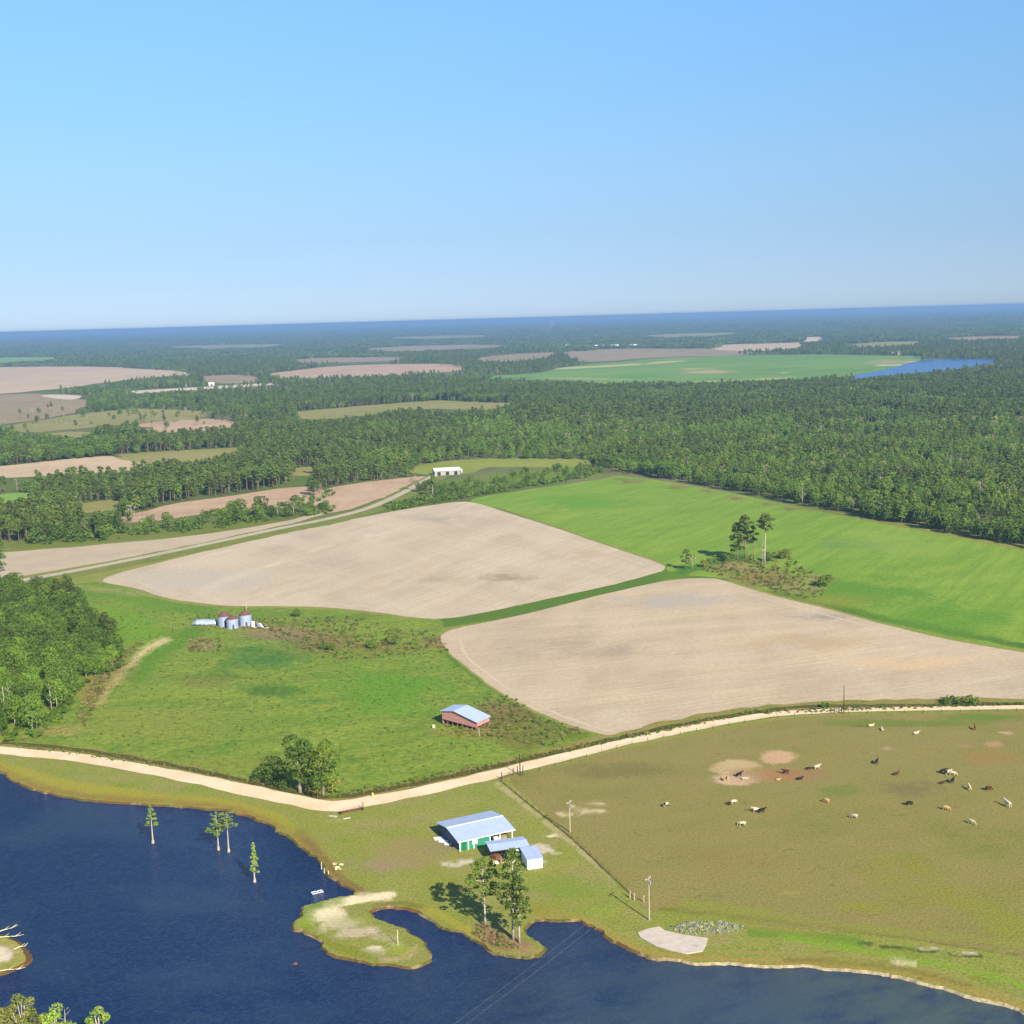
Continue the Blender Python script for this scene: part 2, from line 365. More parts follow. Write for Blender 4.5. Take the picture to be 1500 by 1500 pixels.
# island in the pond
m_isle = ground_mat('island grass', (A(150, 156, 70), A(168, 164, 84), A(186, 172, 120)), paint=True)
sheet('island_ground', None, 0.0, m_isle, 4, [blob(2, 1398, 16, 12, A(226, 214, 196), 1), blob(-30, 1400, 30, 14, SAND, .8)], raw=ISLE)

# banks: sloping mud strips from the turf down under the water
def bank(name, loop, sign, mat, w=1.9, dz=-1.5):
    v = []; f = []; n = len(loop); P = np.array(loop)
    area = .5*np.sum(P[:, 0]*np.roll(P[:, 1], -1)-np.roll(P[:, 0], -1)*P[:, 1])
    sg = sign*(1 if area > 0 else -1)
    for i in range(n):
        d = P[(i+1) % n]-P[i-1]; d = d/max(np.linalg.norm(d), 1e-6); nn = np.array([-d[1], d[0]])*sg
        k = 1+.9*noise.noise((P[i][0]*.12, P[i][1]*.12, 2))
        v += [(*P[i], -0.002), (*(P[i]+nn*w*.35*k), -.28), (*(P[i]+nn*w*k), dz)]
        j = (i+1) % n
        f += [(3*i, 3*j, 3*j+1, 3*i+1), (3*i+1, 3*j+1, 3*j+2, 3*i+2)]
    me = bpy.data.meshes.new(name); me.from_pydata(v, [], f)
    bm = bmesh.new(); bm.from_mesh(me); bmesh.ops.recalc_face_normals(bm, faces=bm.faces)
    if sum(q.normal.z for q in bm.faces) < 0:
        for q in bm.faces: q.normal_flip()
    bm.to_mesh(me); bm.free(); me.materials.append(mat)
    tag(link(name, me), kind='structure')
m_bank = NT('bank mud'); s = m_bank
sx = s.n('ShaderNodeSeparateXYZ'); s.t.links.new(s.pos, sx.inputs[0])
c = s.mix(s.noise(.05, 4, lo=.42, hi=.6), A(112, 106, 52), A(126, 92, 56)); c = s.mix(s.noise(.22, 4, .7, lo=.5, hi=.68), c, A(196, 172, 124)); c = s.mix(s.ramp(sx.outputs[0], 18, 34), c, A(214, 198, 160))
c = s.mix(s.math('MULTIPLY', s.noise(.7, 5, .7), .6), c, A(104, 82, 50)); M_BANK = s.out(c, .7); s.bump(s.noise(2, 4, .7, lo=None), .8, .3)
bank('pond_bank', POND, 1, M_BANK, 1.25); bank('island_bank', ISLE, -1, M_BANK, 2.2)

# water
m_w = NT('pond water'); s = m_w
sx = s.n('ShaderNodeSeparateXYZ'); s.t.links.new(s.pos, sx.inputs[0])
g1 = s.math('ADD', s.math('MULTIPLY', sx.outputs[0], .0075), s.math('MULTIPLY', s.math('SUBTRACT', sx.outputs[1], 215), -.0055))
g1 = s.math('ADD', g1, s.math('MULTIPLY', s.math('SUBTRACT', s.noise(.03, 3, lo=None), .5), .5))
c = s.mix(s.ramp(g1, -.35, .75), (0.0015, 0.011, 0.056, 1), (0.050, 0.072, 0.056, 1))      # navy at the far left to grey green at the near right
c = s.mix(s.math('MULTIPLY', s.noise(.06, 5, .65, s.vec(.4, 1, 1.8), .42, .66), .7), c, (0.002, 0.012, 0.050, 1))
c = s.mix(s.math('MULTIPLY', s.noise(.022, 4, .6, s.vec(-.3, 1, 1.5), .48, .66), .4), c, (.022, .045, .075, 1))
c = s.mix(s.math('MULTIPLY', s.noise(1.3, 4, .75, s.vec(.5, 1, 1.8), .42, .7), .55), c, (0.03, 0.06, 0.11, 1))
s.put(s.b.inputs['Base Color'], c); s.b.inputs['Roughness'].default_value = .12; s.b.inputs['Specular IOR Level'].default_value = .34; s.b.inputs['IOR'].default_value = 1.33
s.bump(s.math('ADD', s.noise(2.2, 4, .65, s.vec(.5, 1, 2), None), s.math('MULTIPLY', s.noise(.3, 3, .6, lo=None), .8)), .6, .3)
M_WATER = s.m
pc = np.array(POND).mean(0)
wp = []
P = np.array(POND); area = .5*np.sum(P[:, 0]*np.roll(P[:, 1], -1)-np.roll(P[:, 0], -1)*P[:, 1]); sgn = 1 if area > 0 else -1
hull = smooth(GP([(-330, 1080), (0, 1105), (600, 1180), (1000, 1300), (1700, 1440), (1760, 1640), (1300, 1790), (300, 1700), (-330, 1560), (-480, 1250)]), 4)
V, F = cdt(hull, [], None, -.36)
me = bpy.data.meshes.new('pond_water'); me.from_pydata(V.tolist(), [], F.tolist()); me.materials.append(M_WATER); tag(link('pond_water', me), kind='structure')
# mud shoal at the left edge
m_shoal = ground_mat('shoal mud', (A(112, 84, 62), A(96, 76, 66), A(120, 96, 70)))
sheet('mud_shoal', [(-40, 1138), (0, 1146), (26, 1151), (44, 1160), (20, 1163), (0, 1160), (-40, 1156)], -.40, m_shoal, jit=.6)

# ---- fields
def ang(a, b): d = G(*b)-G(*a); return math.atan2(d[1], d[0])
aA = ang((200, 850), (640, 745)); aB = ang((800, 1050), (1400, 960))
TAN = (A(212, 198, 176), A(204, 188, 172), A(220, 202, 176))
m_fA = ground_mat('tilled soil pale', (A(222, 204, 174), A(210, 195, 174), A(228, 208, 176)), (.008, .03, .6), fine=.13, bump=.25, paint=True,
   streak=[(aA, .006, .09, A(226, 210, 188), .75), (aA+.2, .008, .05, A(190, 172, 150), .45), (aA, .02, .7, A(190, 172, 148), .55), (aA+1.1, .012, .04, A(232, 214, 190), .4)])
m_fB = ground_mat('tilled soil warm', (A(220, 200, 168), A(208, 191, 168), A(228, 206, 170)), (.008, .03, .6), fine=.13, bump=.25, paint=True,
   streak=[(aB, .006, .08, A(224, 206, 178), .75), (aB-.25, .008, .05, A(190, 170, 146), .5), (aB, .02, .7, A(188, 168, 142), .55), (aB+1.0, .012, .04, A(232, 212, 182), .4)])
FA = [(152, 848), (200, 862), (250, 877), (330, 887), (400, 888), (480, 890), (560, 898), (610, 905), (650, 906), (700, 899), (800, 878), (900, 856), (955, 841), (974, 833),
      (962, 824), (900, 803), (800, 769), (740, 750), (705, 739), (680, 735), (640, 739), (560, 752), (400, 785), (250, 820)]
FB = [(646, 931), (680, 918), (760, 902), (870, 874), (970, 852), (1030, 847), (1062, 851), (1130, 872), (1200, 889), (1300, 916), (1400, 939), (1500, 956), (1700, 990), (1760, 1012),
      (1500, 1028), (1350, 1031), (1200, 1034), (1100, 1053), (1000, 1070), (925, 1080), (890, 1077), (850, 1067), (790, 1044), (740, 1018), (690, 982), (660, 957)]
sheet('tilled_field', FA, .03, m_fA, 9, [blob(740, 845, 60, 10, A(176, 158, 130), .55), blob(640, 850, 60, 8, A(186, 168, 142), .5), blob(300, 850, 120, 18, A(208, 196, 180), .8),
   blob(640, 760, 60, 10, A(190, 176, 158), .6), stroke([(270, 880), (330, 850), (480, 800), (620, 765)], 4, A(228, 214, 194), .5), blob(850, 815, 60, 14, A(206, 184, 160), .5)])
sheet('tilled_field', FB, .03, m_fB, 9, [blob(1000, 880, 110, 16, A(196, 186, 174), .6), blob(850, 950, 150, 26, A(188, 170, 148), .5), blob(1200, 905, 60, 8, A(172, 162, 154), .6),
   blob(1330, 970, 150, 16, A(228, 200, 162), .6), blob(900, 1050, 60, 14, A(222, 204, 176), .6), blob(1180, 940, 120, 14, A(206, 182, 146), .6)])
m_head = ground_mat('headland soil', (A(206, 188, 162), A(198, 182, 160), A(214, 196, 168)), (.01, .05, .7), fine=.12, bump=.2)
m_pale = ground_mat('wheel tracked soil', (A(224, 206, 180), A(214, 197, 170), A(222, 204, 178)), (.01, .05, .7), fine=.1, bump=.2)
ribbon('field_track', [(672, 932), (680, 955), (705, 980), (750, 1012), (800, 1038), (855, 1060), (893, 1071)], 1.0, .05, m_pale, wv=1.4)
ribbon('field_track', [(1090, 868), (1160, 888), (1260, 914), (1380, 944), (1500, 968)], 1.0, .05, m_pale, wv=1.4)
ribbon('field_track', [(735, 757), (800, 780), (880, 806), (945, 828)], 1.1, .05, m_pale, wv=1.4)
ribbon('field_track', [(200, 852), (250, 868), (330, 882), (400, 884), (480, 884), (560, 892), (640, 899)], 1.2, .05, m_pale, wv=1.5)

GD = (A(136, 174, 62), A(152, 182, 72), A(126, 166, 52))
m_lush = ground_mat('lush green field', GD, (.01, .045, .6), fine=.27, paint=True, streak=[(aB, .01, .06, A(150, 184, 86), .5), (aA, .015, .2, A(96, 148, 46), .4)], speck=(.9, .62, A(150, 170, 70), .4))
FD = [(690, 733), (760, 719), (880, 702), (905, 697), (960, 703), (1060, 720), (1200, 749), (1350, 778), (1500, 807), (1750, 855), (1800, 1000), (1650, 978), (1500, 953), (1400, 936), (1300, 913),
      (1200, 886), (1130, 869), (1062, 848), (1000, 842), (978, 836), (976, 830), (964, 822), (900, 800), (800, 766), (740, 747)]
sheet('lush_field', FD, .02, m_lush, 8, [
   stroke([(990, 838), (1040, 828), (1090, 812)], 8, A(84, 136, 40), .8), blob(1250, 870, 130, 26, A(104, 156, 44), .75), stroke([(1120, 868), (1300, 908), (1500, 946)], 5, A(92, 132, 40), .95),
   blob(1400, 905, 100, 24, A(108, 160, 46), .7), blob(1080, 830, 34, 5, A(176, 150, 110), .95), blob(1120, 848, 70, 14, A(150, 140, 82), .85), blob(1170, 860, 26, 5, A(178, 148, 112), .8), blob(1195, 845, 26, 6, A(168, 158, 100), .6), blob(1215, 880, 60, 8, A(160, 160, 70), .5),
   blob(1300, 795, 120, 22, A(146, 180, 88), .6), blob(850, 735, 80, 12, A(112, 166, 52), .7), stroke([(905, 702), (1000, 714), (1200, 752)], 3, A(150, 140, 92), .8), blob(1230, 800, 50, 7, A(104, 152, 74), .6)])
GE = (A(124, 160, 56), A(142, 172, 66), A(152, 170, 76))
m_past = ground_mat('pasture turf', GE, (.014, .09, .5), fine=.36, streak=[(.3, .03, .12, A(92, 136, 44), .55), (1.2, .08, .2, A(150, 168, 84), .4)], paint=True, speck=(.35, .56, A(84, 122, 40), .55), bump=.9)
FE = [(-120, 872), (0, 868), (90, 858), (150, 853), (200, 866), (250, 881), (330, 890), (400, 891), (480, 893), (560, 901), (610, 908), (648, 910), (645, 930), (658, 958), (690, 986), (740, 1022), (790, 1048), (850, 1071), (900, 1082),
      (800, 1106), (700, 1127), (600, 1146), (520, 1160), (480, 1166), (440, 1161), (350, 1142), (250, 1120), (120, 1098), (0, 1087), (-150, 1078), (-250, 1000)]
sheet('pasture', FE, .02, m_past, 6, [
   stroke([(90, 868), (180, 872), (260, 890), (310, 895)], 10, A(112, 154, 52), .8), blob(180, 930, 70, 40, A(124, 168, 48), .9), stroke([(200, 990), (235, 950), (290, 925)], 14, A(104, 152, 40), .8, 1),
   stroke([(145, 1030), (178, 985), (215, 950), (245, 936)], 4, A(214, 200, 140, .65), 1.2), blob(165, 975, 26, 22, A(160, 146, 92), .9), blob(140, 1010, 22, 26, A(156, 152, 78), .9), blob(300, 945, 18, 8, A(178, 158, 112), 1),
   blob(420, 930, 60, 12, A(168, 144, 104), .95), blob(355, 915, 60, 6, A(160, 150, 96), .7), blob(470, 945, 50, 14, A(150, 132, 84), .9), blob(545, 950, 70, 9, A(146, 136, 78), .8), blob(640, 940, 22, 10, A(158, 136, 100), .95),
   blob(500, 905, 90, 9, A(116, 146, 60), .6), blob(390, 965, 90, 26, A(84, 136, 60), .6), blob(330, 990, 60, 10, A(96, 134, 54), .7), blob(400, 1012, 60, 9, A(86, 128, 50), .75), blob(470, 1025, 50, 8, A(94, 134, 52), .6), blob(300, 1000, 50, 8, A(140, 150, 78), .7), blob(560, 960, 70, 9, A(140, 160, 70), .6), blob(520, 1085, 80, 12, A(136, 164, 64), .6), blob(600, 1040, 70, 14, A(126, 170, 56), .6), blob(560, 1010, 120, 40, A(112, 162, 48), .7), blob(250, 1060, 140, 24, A(146, 162, 76), .9), blob(420, 1060, 120, 14, A(120, 158, 60), .6),
   blob(350, 1120, 130, 14, A(140, 160, 70), .8), blob(740, 1050, 50, 22, A(136, 128, 76), .9), blob(690, 1072, 60, 9, A(152, 150, 80), .9), blob(730, 1035, 26, 10, A(150, 130, 100), .7), blob(820, 1072, 60, 12, A(118, 142, 52), .9), blob(770, 1085, 40, 14, A(130, 138, 70), .8),
   stroke([(660, 960), (740, 1020), (850, 1066)], 7, A(96, 138, 46), .8), stroke([(100, 858), (230, 872), (330, 886)], 3, A(168, 170, 116), .8), blob(95, 1072, 34, 10, A(168, 164, 92), .8)])
GF = (A(152, 146, 92), A(140, 142, 84), A(160, 146, 92))
m_cow = ground_mat('grazed pasture turf', GF, (.015, .08, 1.7), fine=.3, paint=True, streak=[(aB, .02, .12, A(160, 150, 98), .5)], speck=(.5, .6, A(118, 118, 66), .5))
FF = [(748, 1140), (800, 1126), (900, 1101), (1000, 1079), (1100, 1061), (1180, 1050), (1300, 1046), (1500, 1043), (1760, 1038), (1800, 1200), (1800, 1480), (1650, 1440), (1500, 1404), (1300, 1372), (1100, 1354), (960, 1335), (930, 1315), (860, 1250), (800, 1192)]
sheet('grazing_pasture', FF, .02, m_cow, 6, [
   blob(1080, 1120, 34, 8, A(212, 186, 138), 1), blob(1052, 1127, 14, 4, A(206, 184, 136), .9), blob(1139, 1110, 26, 10, A(218, 182, 140), 1), blob(1078, 1142, 36, 8, A(222, 192, 158), 1.1), blob(1150, 1136, 60, 10, A(178, 138, 100), .9),
   blob(1190, 1130, 30, 9, A(168, 128, 100), .7), blob(1302, 1096, 14, 4, A(190, 166, 126), .8), blob(1473, 1074, 14, 4, A(202, 178, 140), .9), blob(1456, 1091, 15, 5, A(196, 160, 120), .9), blob(1412, 1093, 14, 3, A(178, 156, 112), .7),
   blob(1350, 1093, 16, 3, A(174, 160, 110), .6), blob(1450, 1110, 50, 14, A(166, 140, 86), .7), blob(1340, 1160, 60, 18, A(140, 126, 90), .5), blob(1330, 1275, 90, 50, A(148, 150, 72), .55), blob(1410, 1310, 80, 34, A(148, 152, 72), .5), blob(1480, 1350, 70, 50, A(148, 154, 74), .55),
   blob(1260, 1330, 60, 12, A(152, 156, 62), .6), blob(1155, 1308, 26, 6, A(172, 164, 92), .7), blob(1050, 1340, 120, 14, A(150, 160, 78), .85), blob(930, 1280, 30, 20, A(150, 152, 84), .5), blob(1080, 1260, 140, 30, A(158, 140, 86), .5), blob(850, 1190, 60, 20, A(156, 144, 98), .6),
   blob(900, 1130, 100, 16, A(138, 132, 84), .6), blob(1300, 1060, 160, 5, A(124, 142, 70), .8), blob(1450, 1052, 60, 6, A(116, 144, 62), .8), blob(1230, 1160, 40, 10, A(130, 144, 76), .6), blob(1420, 1230, 90, 30, A(134, 142, 76), .6),
   stroke([(818, 1193), (850, 1191), (885, 1188)], 2.6, A(232, 216, 166), 1), stroke([(838, 1181), (862, 1179), (885, 1177)], 2.2, A(222, 206, 156), .85),
   stroke([(960, 1330), (1100, 1345), (1300, 1372), (1500, 1400)], 3, A(126, 126, 66), .8), stroke([(1000, 1322), (1200, 1352), (1500, 1385)], 8, A(150, 156, 84), .7)])
# sandy farm road, ditch beside it, fence row, paved road behind
m_road = ground_mat('sandy road', (A(238, 214, 180, .68), A(232, 206, 170, .68), A(242, 224, 196, .7)), (.02, .12, 1.2), fine=.12, bump=.3)
m_verge = ground_mat('road verge turf', (A(150, 144, 76), A(136, 138, 66), A(168, 154, 98)), (.03, .15, .8), fine=.25)
m_ditch = ground_mat('ditch weeds', (A(96, 96, 48), A(112, 104, 58), A(86, 102, 40)), (.05, .25, 1.0), fine=.35, bump=1)
RC = [(-120, 1088), (0, 1099), (120, 1111), (250, 1134), (350, 1155), (420, 1170), (480, 1180), (540, 1174), (620, 1158), (700, 1140), (780, 1120), (900, 1091), (1000, 1069), (1100, 1051), (1180, 1043), (1300, 1039), (1500, 1036), (1760, 1032)]
ribbon('road_verge', [(x, y-7) for x, y in RC], [6, 6, 6, 6, 7, 7, 8, 7, 6.5], .035, m_verge, wv=.5)
ribbon('sandy_road', RC, [4, 4.2, 4.6, 5.0, 4.4, 3.8, 3.2, 2.7, 2.5], .06, m_road, wv=.3)
ribbon('drainage_ditch', [(-120, 1079), (0, 1088), (120, 1099), (250, 1121), (350, 1142), (440, 1162), (480, 1168), (540, 1161), (620, 1146), (700, 1128), (800, 1106), (900, 1083), (1000, 1061), (1100, 1044), (1180, 1035), (1300, 1034), (1500, 1031), (1760, 1027)],
       [1.6, 1.8, 1.6, 1.8, 2, 1.7, 1.8, 2.0, 2.2], .05, m_ditch, wv=.8)
ribbon('fence_row_grass', [(733, 1143), (780, 1182), (835, 1226), (885, 1273), (928, 1314)], .28, .04, m_ditch, wv=.6)
m_pave = ground_mat('worn paved road', (A(204, 192, 172), A(192, 182, 164), A(210, 198, 176)), (.02, .1, .8), fine=.1, bump=.1)
RP = [(-150, 884), (0, 856), (120, 834), (250, 808), (400, 776), (480, 760), (540, 744), (590, 722), (620, 705), (645, 693)]
ribbon('road_verge', [(x, y+3) for x, y in RP], [17, 17, 18, 18, 16], .04, ground_mat('green road verge', (A(128, 142, 66), A(112, 136, 54), A(146, 150, 86)), (.03, .15, .8), fine=.25), wv=.3)
ribbon('paved_road', RP, [5.5, 5.5, 5.5, 5.5, 5.5], .07, m_pave, wv=.05)

# ---- distant clearings (thin sheets on the ground, farther ones a little higher so they never touch)
def fm(name, a, b, c, st=.002): return ground_mat(name, (A(*a), A(*b), A(*c)), (.004, .015, .1), fine=.12, bump=0, streak=[(.2, .001, .02, A(*c), .5)])
m_t1 = fm('distant bare soil', (216, 188, 156), (202, 174, 146), (224, 200, 170)); m_t2 = fm('distant fallow soil', (168, 148, 114), (154, 138, 104), (178, 160, 124))
m_t3 = fm('distant dry meadow', (156, 156, 92), (140, 146, 80), (168, 160, 104)); m_t4 = fm('distant green crop', (112, 170, 82), (124, 176, 84), (150, 180, 96))
m_t5 = fm('distant pale sand', (226, 210, 190), (218, 200, 178), (230, 216, 200)); m_t6 = fm('distant pink soil', (200, 166, 138), (190, 158, 132), (214, 186, 156))
CLEAR = [
 ('distant_field', [(-150, 545), (0, 538), (120, 537), (220, 541), (292, 548), (225, 553), (160, 560), (80, 570), (0, 577), (-150, 585)], m_t1),
 ('distant_field', [(-150, 588), (0, 579), (60, 578), (130, 586), (125, 600), (75, 612), (0, 624), (-150, 640)], m_t2),
 ('distant_field', [(70, 579), (122, 579), (121, 584), (95, 585)], m_t5),
 ('distant_field', [(200, 622), (300, 614), (345, 619), (340, 627), (250, 634), (215, 630)], m_t6),
 ('distant_field', [(-100, 690), (0, 683), (160, 668), (215, 680), (190, 690), (80, 696), (0, 700), (-100, 702)], m_t1),
 ('distant_field', [(168, 667), (300, 658), (372, 655), (345, 666), (260, 680), (218, 680)], m_t3),
 ('distant_field', [(385, 549), (450, 540), (520, 535), (640, 533), (690, 541), (560, 551), (430, 554)], m_t6),
 ('distant_field', [(430, 604), (520, 596), (640, 587), (765, 592), (720, 601), (610, 600), (500, 613), (440, 614)], m_t3),
 ('distant_field', [(690, 553), (790, 546), (850, 535), (1000, 524), (1120, 520), (1250, 520), (1345, 522), (1352, 530), (1300, 541), (1240, 552), (1150, 557), (1000, 562), (880, 563), (780, 558)], 'crop'),
 ('distant_field', [(1045, 512), (1060, 505), (1180, 502), (1165, 511), (1100, 514)], m_t1),
 ('distant_field', [(1170, 500), (1180, 494), (1208, 494), (1200, 500)], m_t5),
 ('distant_field', [(480, 716), (540, 706), (632, 698), (604, 714), (560, 730), (515, 746), (470, 752), (455, 735)], m_t6),
 ('distant_field', [(170, 764), (210, 748), (260, 736), (330, 727), (420, 714), (470, 716), (440, 740), (300, 752), (240, 762)], m_t6),
 ('distant_field', [(-60, 816), (0, 811), (150, 797), (300, 782), (400, 767), (460, 754), (480, 752), (440, 764), (300, 796), (150, 824), (0, 850), (-60, 862)], m_t2 if False else m_head),
 ('distant_field', [(0, 724), (50, 722), (58, 733), (0, 737), (-60, 738)], m_t4), ('distant_field', [(100, 742), (170, 732), (182, 742), (130, 752)], m_t3),
 ('distant_field', [(0, 628), (70, 614), (125, 606), (200, 599), (300, 603), (290, 613), (200, 621), (120, 628), (40, 634)], m_t3),
 ('distant_field', [(620, 680), (700, 672), (850, 673), (900, 679), (840, 684), (720, 684), (690, 693), (640, 696), (600, 690)], fm('bright meadow', (140, 160, 74), (126, 152, 62), (154, 166, 84))),
 ('distant_field', [(400, 692), (450, 684), (480, 690), (440, 697)], m_t3),
 ('distant_field', [(820, 517), (900, 511), (1040, 511), (1100, 519), (960, 524), (860, 530)], m_t2),
 ('distant_field', [(240, 508), (330, 505), (420, 504), (400, 508), (300, 511)], m_t3),
 ('distant_field', [(520, 512), (600, 507), (700, 505), (760, 507), (680, 511), (580, 515)], m_t2),
 ('distant_field', [(560, 495), (640, 492), (720, 491), (700, 494), (620, 497)], m_t3),
 ('distant_field', [(690, 526), (760, 518), (820, 516), (800, 524), (740, 530)], m_t2),
 ('distant_field', [(-60, 527), (40, 523), (90, 524), (60, 529), (-60, 533)], m_t4),
 ('distant_field', [(420, 528), (470, 524), (560, 523), (610, 526), (540, 530), (450, 532)], m_t2),
 ('distant_field', [(1230, 506), (1290, 501), (1350, 500), (1340, 505), (1270, 509)], m_t3),
 ('distant_field', [(1360, 497), (1430, 493), (1500, 492), (1500, 496), (1420, 499)], m_t2),
 ('distant_field', [(930, 492), (1010, 488), (1090, 487), (1060, 491), (980, 494)], m_t3),
 ('distant_field', [(290, 552), (340, 549), (380, 552), (370, 560), (310, 562)], m_t2),
 ('distant_field', [(40, 640), (110, 633), (150, 636), (100, 643)], m_t3),
 ('distant_road', [(190, 573), (250, 569), (400, 561), (402, 564), (260, 573), (192, 577)], m_t5),
]
m_crop = ground_mat('irrigated crop', (A(108, 158, 76), A(124, 170, 82), A(142, 174, 92)), (.003, .01, .05), fine=.12, bump=0, paint=True, streak=[(.3, .002, .02, A(92, 146, 76), .5)])
CROPM = [blob(1040, 546, 36, 3, A(196, 176, 128), 1.0), blob(1020, 541, 24, 2, A(180, 186, 120), .8), stroke([(700, 549), (800, 541), (900, 536), (1000, 529)], 1.4, A(206, 200, 150), .9), blob(1150, 547, 14, 2, A(200, 190, 130), .8),
   blob(1300, 530, 44, 5, A(170, 166, 112), .8), stroke([(1290, 536), (1340, 532), (1350, 529)], 2, A(220, 208, 170), 1.0), blob(800, 556, 110, 5, A(84, 138, 78), .7), stroke([(760, 553), (900, 556), (1050, 559), (1180, 552)], 1.3, A(190, 196, 140), .7)]
sheet('crop_field', next(px for nm, px, mt in CLEAR if mt == 'crop'), .35, m_crop, 5, CROPM, jit=20, js=.004)
for i, (nm, px, mt) in enumerate(c_ for c_ in CLEAR if c_[2] != 'crop'): sheet(nm, px, (.32+.03*(i % 3) if px[0][1] < 650 else .024+.003*(i % 3)), mt, jit=(26 if px[0][1] < 600 else 6), js=(.004 if px[0][1] < 600 else .012), sub=7)
m_river = NT('river water'); m_river.b.inputs['Roughness'].default_value = .25; M_RIVER = m_river.out((.02, .07, .20, 1), .25)
RIVER = [(1235, 554), (1300, 541), (1340, 530), (1380, 526.5), (1450, 526), (1462, 529), (1425, 537), (1390, 543), (1320, 549), (1262, 555)]
sheet('river', RIVER, .6, M_RIVER, jit=0, sub=4)
# ================================================================== THE AIR
hz = MB(); hz.box((0, 0, (124-4)/2), (2*RG+800, 2*RG+800, 128))
m = bpy.data.materials.new('air'); m.use_nodes = True; m.node_tree.nodes.clear()
vo_ = m.node_tree.nodes.new('ShaderNodeOutputMaterial'); pv = m.node_tree.nodes.new('ShaderNodeVolumePrincipled')
pv.inputs['Color'].default_value = (0.23, 0.40, 0.66, 1); pv.inputs['Absorption Color'].default_value = (0, 0, 0, 1)
pv.inputs['Density'].default_value = HAZE = 1.08e-4; pv.inputs['Anisotropy'].default_value = 0.0
m.node_tree.links.new(pv.outputs[0], vo_.inputs['Volume'])
tag(hz.build('haze', m), kind='stuff')

# ================================================================== PLANTS
def leaf_mat(name, c1, c2, c3, rough=.7):
    s = NT(name); t = s.attr('tint').outputs['Fac']; oi = s.n('ShaderNodeObjectInfo').outputs['Random']
    c = s.mix(t, A(*c1, k=1.03), A(*c2, k=1.03)); c = s.mix(s.math('MULTIPLY', oi, .55), c, A(*c3, k=1.03))
    fr = s.math('FRACT', s.math('MULTIPLY', oi, 7.31)); br = s.ramp(fr, 0, 1, .72, 1.2); vm = s.n('ShaderNodeVectorMath', operation='SCALE'); s.put(vm.inputs[0], c); s.put(vm.inputs['Scale'], br); c = vm.outputs[0]
    s.b.inputs['Specular IOR Level'].default_value = .25
    tr = s.n('ShaderNodeBsdfTranslucent'); s.put(tr.inputs[0], c); mx = s.n('ShaderNodeMixShader'); mx.inputs[0].default_value = .35
    out = s.t.nodes['Material Output']; s.put(s.b.inputs['Base Color'], c); s.b.inputs['Roughness'].default_value = rough
    s.t.links.new(s.b.outputs[0], mx.inputs[1]); s.t.links.new(tr.outputs[0], mx.inputs[2]); s.t.links.new(mx.outputs[0], out.inputs['Surface'])
    return s.m
L_PINE = leaf_mat('pine needles', (70, 92, 44), (112, 132, 60), (84, 108, 52))
L_PINEY = leaf_mat('young pine needles', (80, 112, 44), (130, 156, 62), (108, 130, 48))
L_OAK = leaf_mat('dark broad leaves', (62, 90, 38), (104, 134, 52), (88, 112, 46))
L_LIGHT = leaf_mat('light broad leaves', (74, 108, 38), (124, 150, 60), (92, 124, 54))
L_BRIGHT = leaf_mat('bright spring leaves', (76, 114, 38), (122, 152, 58), (100, 132, 48))
L_CYP = leaf_mat('cypress needles', (110, 142, 66), (158, 182, 92), (128, 160, 78))
L_OLIVE = leaf_mat('olive leaves', (92, 106, 48), (142, 146, 78), (118, 132, 58))
L_BARE = leaf_mat('pale sparse twigs', (150, 142, 116), (176, 168, 134), (128, 136, 90))
L_DRY = leaf_mat('dry brush', (126, 114, 76), (160, 148, 104), (116, 116, 66))
L_WEED = leaf_mat('green weeds', (78, 108, 42), (112, 134, 56), (100, 122, 50))
B_PINE = plain('pine bark', A(150, 128, 108), .9, scale=2); B_PALE = plain('pale bark', A(206, 196, 182), .85, scale=2); B_OAK = plain('brown bark', A(120, 104, 88), .9, scale=2)
B_CYP = plain('cypress bark', A(205, 190, 176), .85, scale=2)

def leaves(cent, nrm, size, seed=0, asp=.8, jit=.6):
    """many small leaf-sprig faces"""
    r = np.random.default_rng(seed); n = len(cent)
    d = nrm+np.array([.12, -.16, .42])+r.normal(0, jit, (n, 3)); d /= np.linalg.norm(d, axis=1)[:, None]
    t = np.cross(d, r.normal(0, 1, (n, 3))); t /= np.linalg.norm(t, axis=1)[:, None]; b = np.cross(d, t)
    sz = (size*r.uniform(.6, 1.3, n))[:, None]
    q = np.stack([cent-t*sz, cent-b*sz*asp, cent+t*sz, cent+b*sz*asp], 1)
    q += r.normal(0, .12, q.shape)*sz[:, None]
    return q.reshape(-1, 3)
def leaf_mesh(name, q, tint, mat):
    n = len(q)//4; me = bpy.data.meshes.new(name); me.vertices.add(4*n); me.loops.add(4*n); me.polygons.add(n)
    me.vertices.foreach_set('co', q.ravel()); me.loops.foreach_set('vertex_index', np.arange(4*n))
    me.polygons.foreach_set('loop_start', np.arange(0, 4*n, 4)); me.polygons.foreach_set('loop_total', np.full(n, 4))
    me.update(); at = me.attributes.new('tint', 'FLOAT', 'FACE'); at.data.foreach_set('value', tint.astype(np.float32))
    me.materials.append(mat); return me
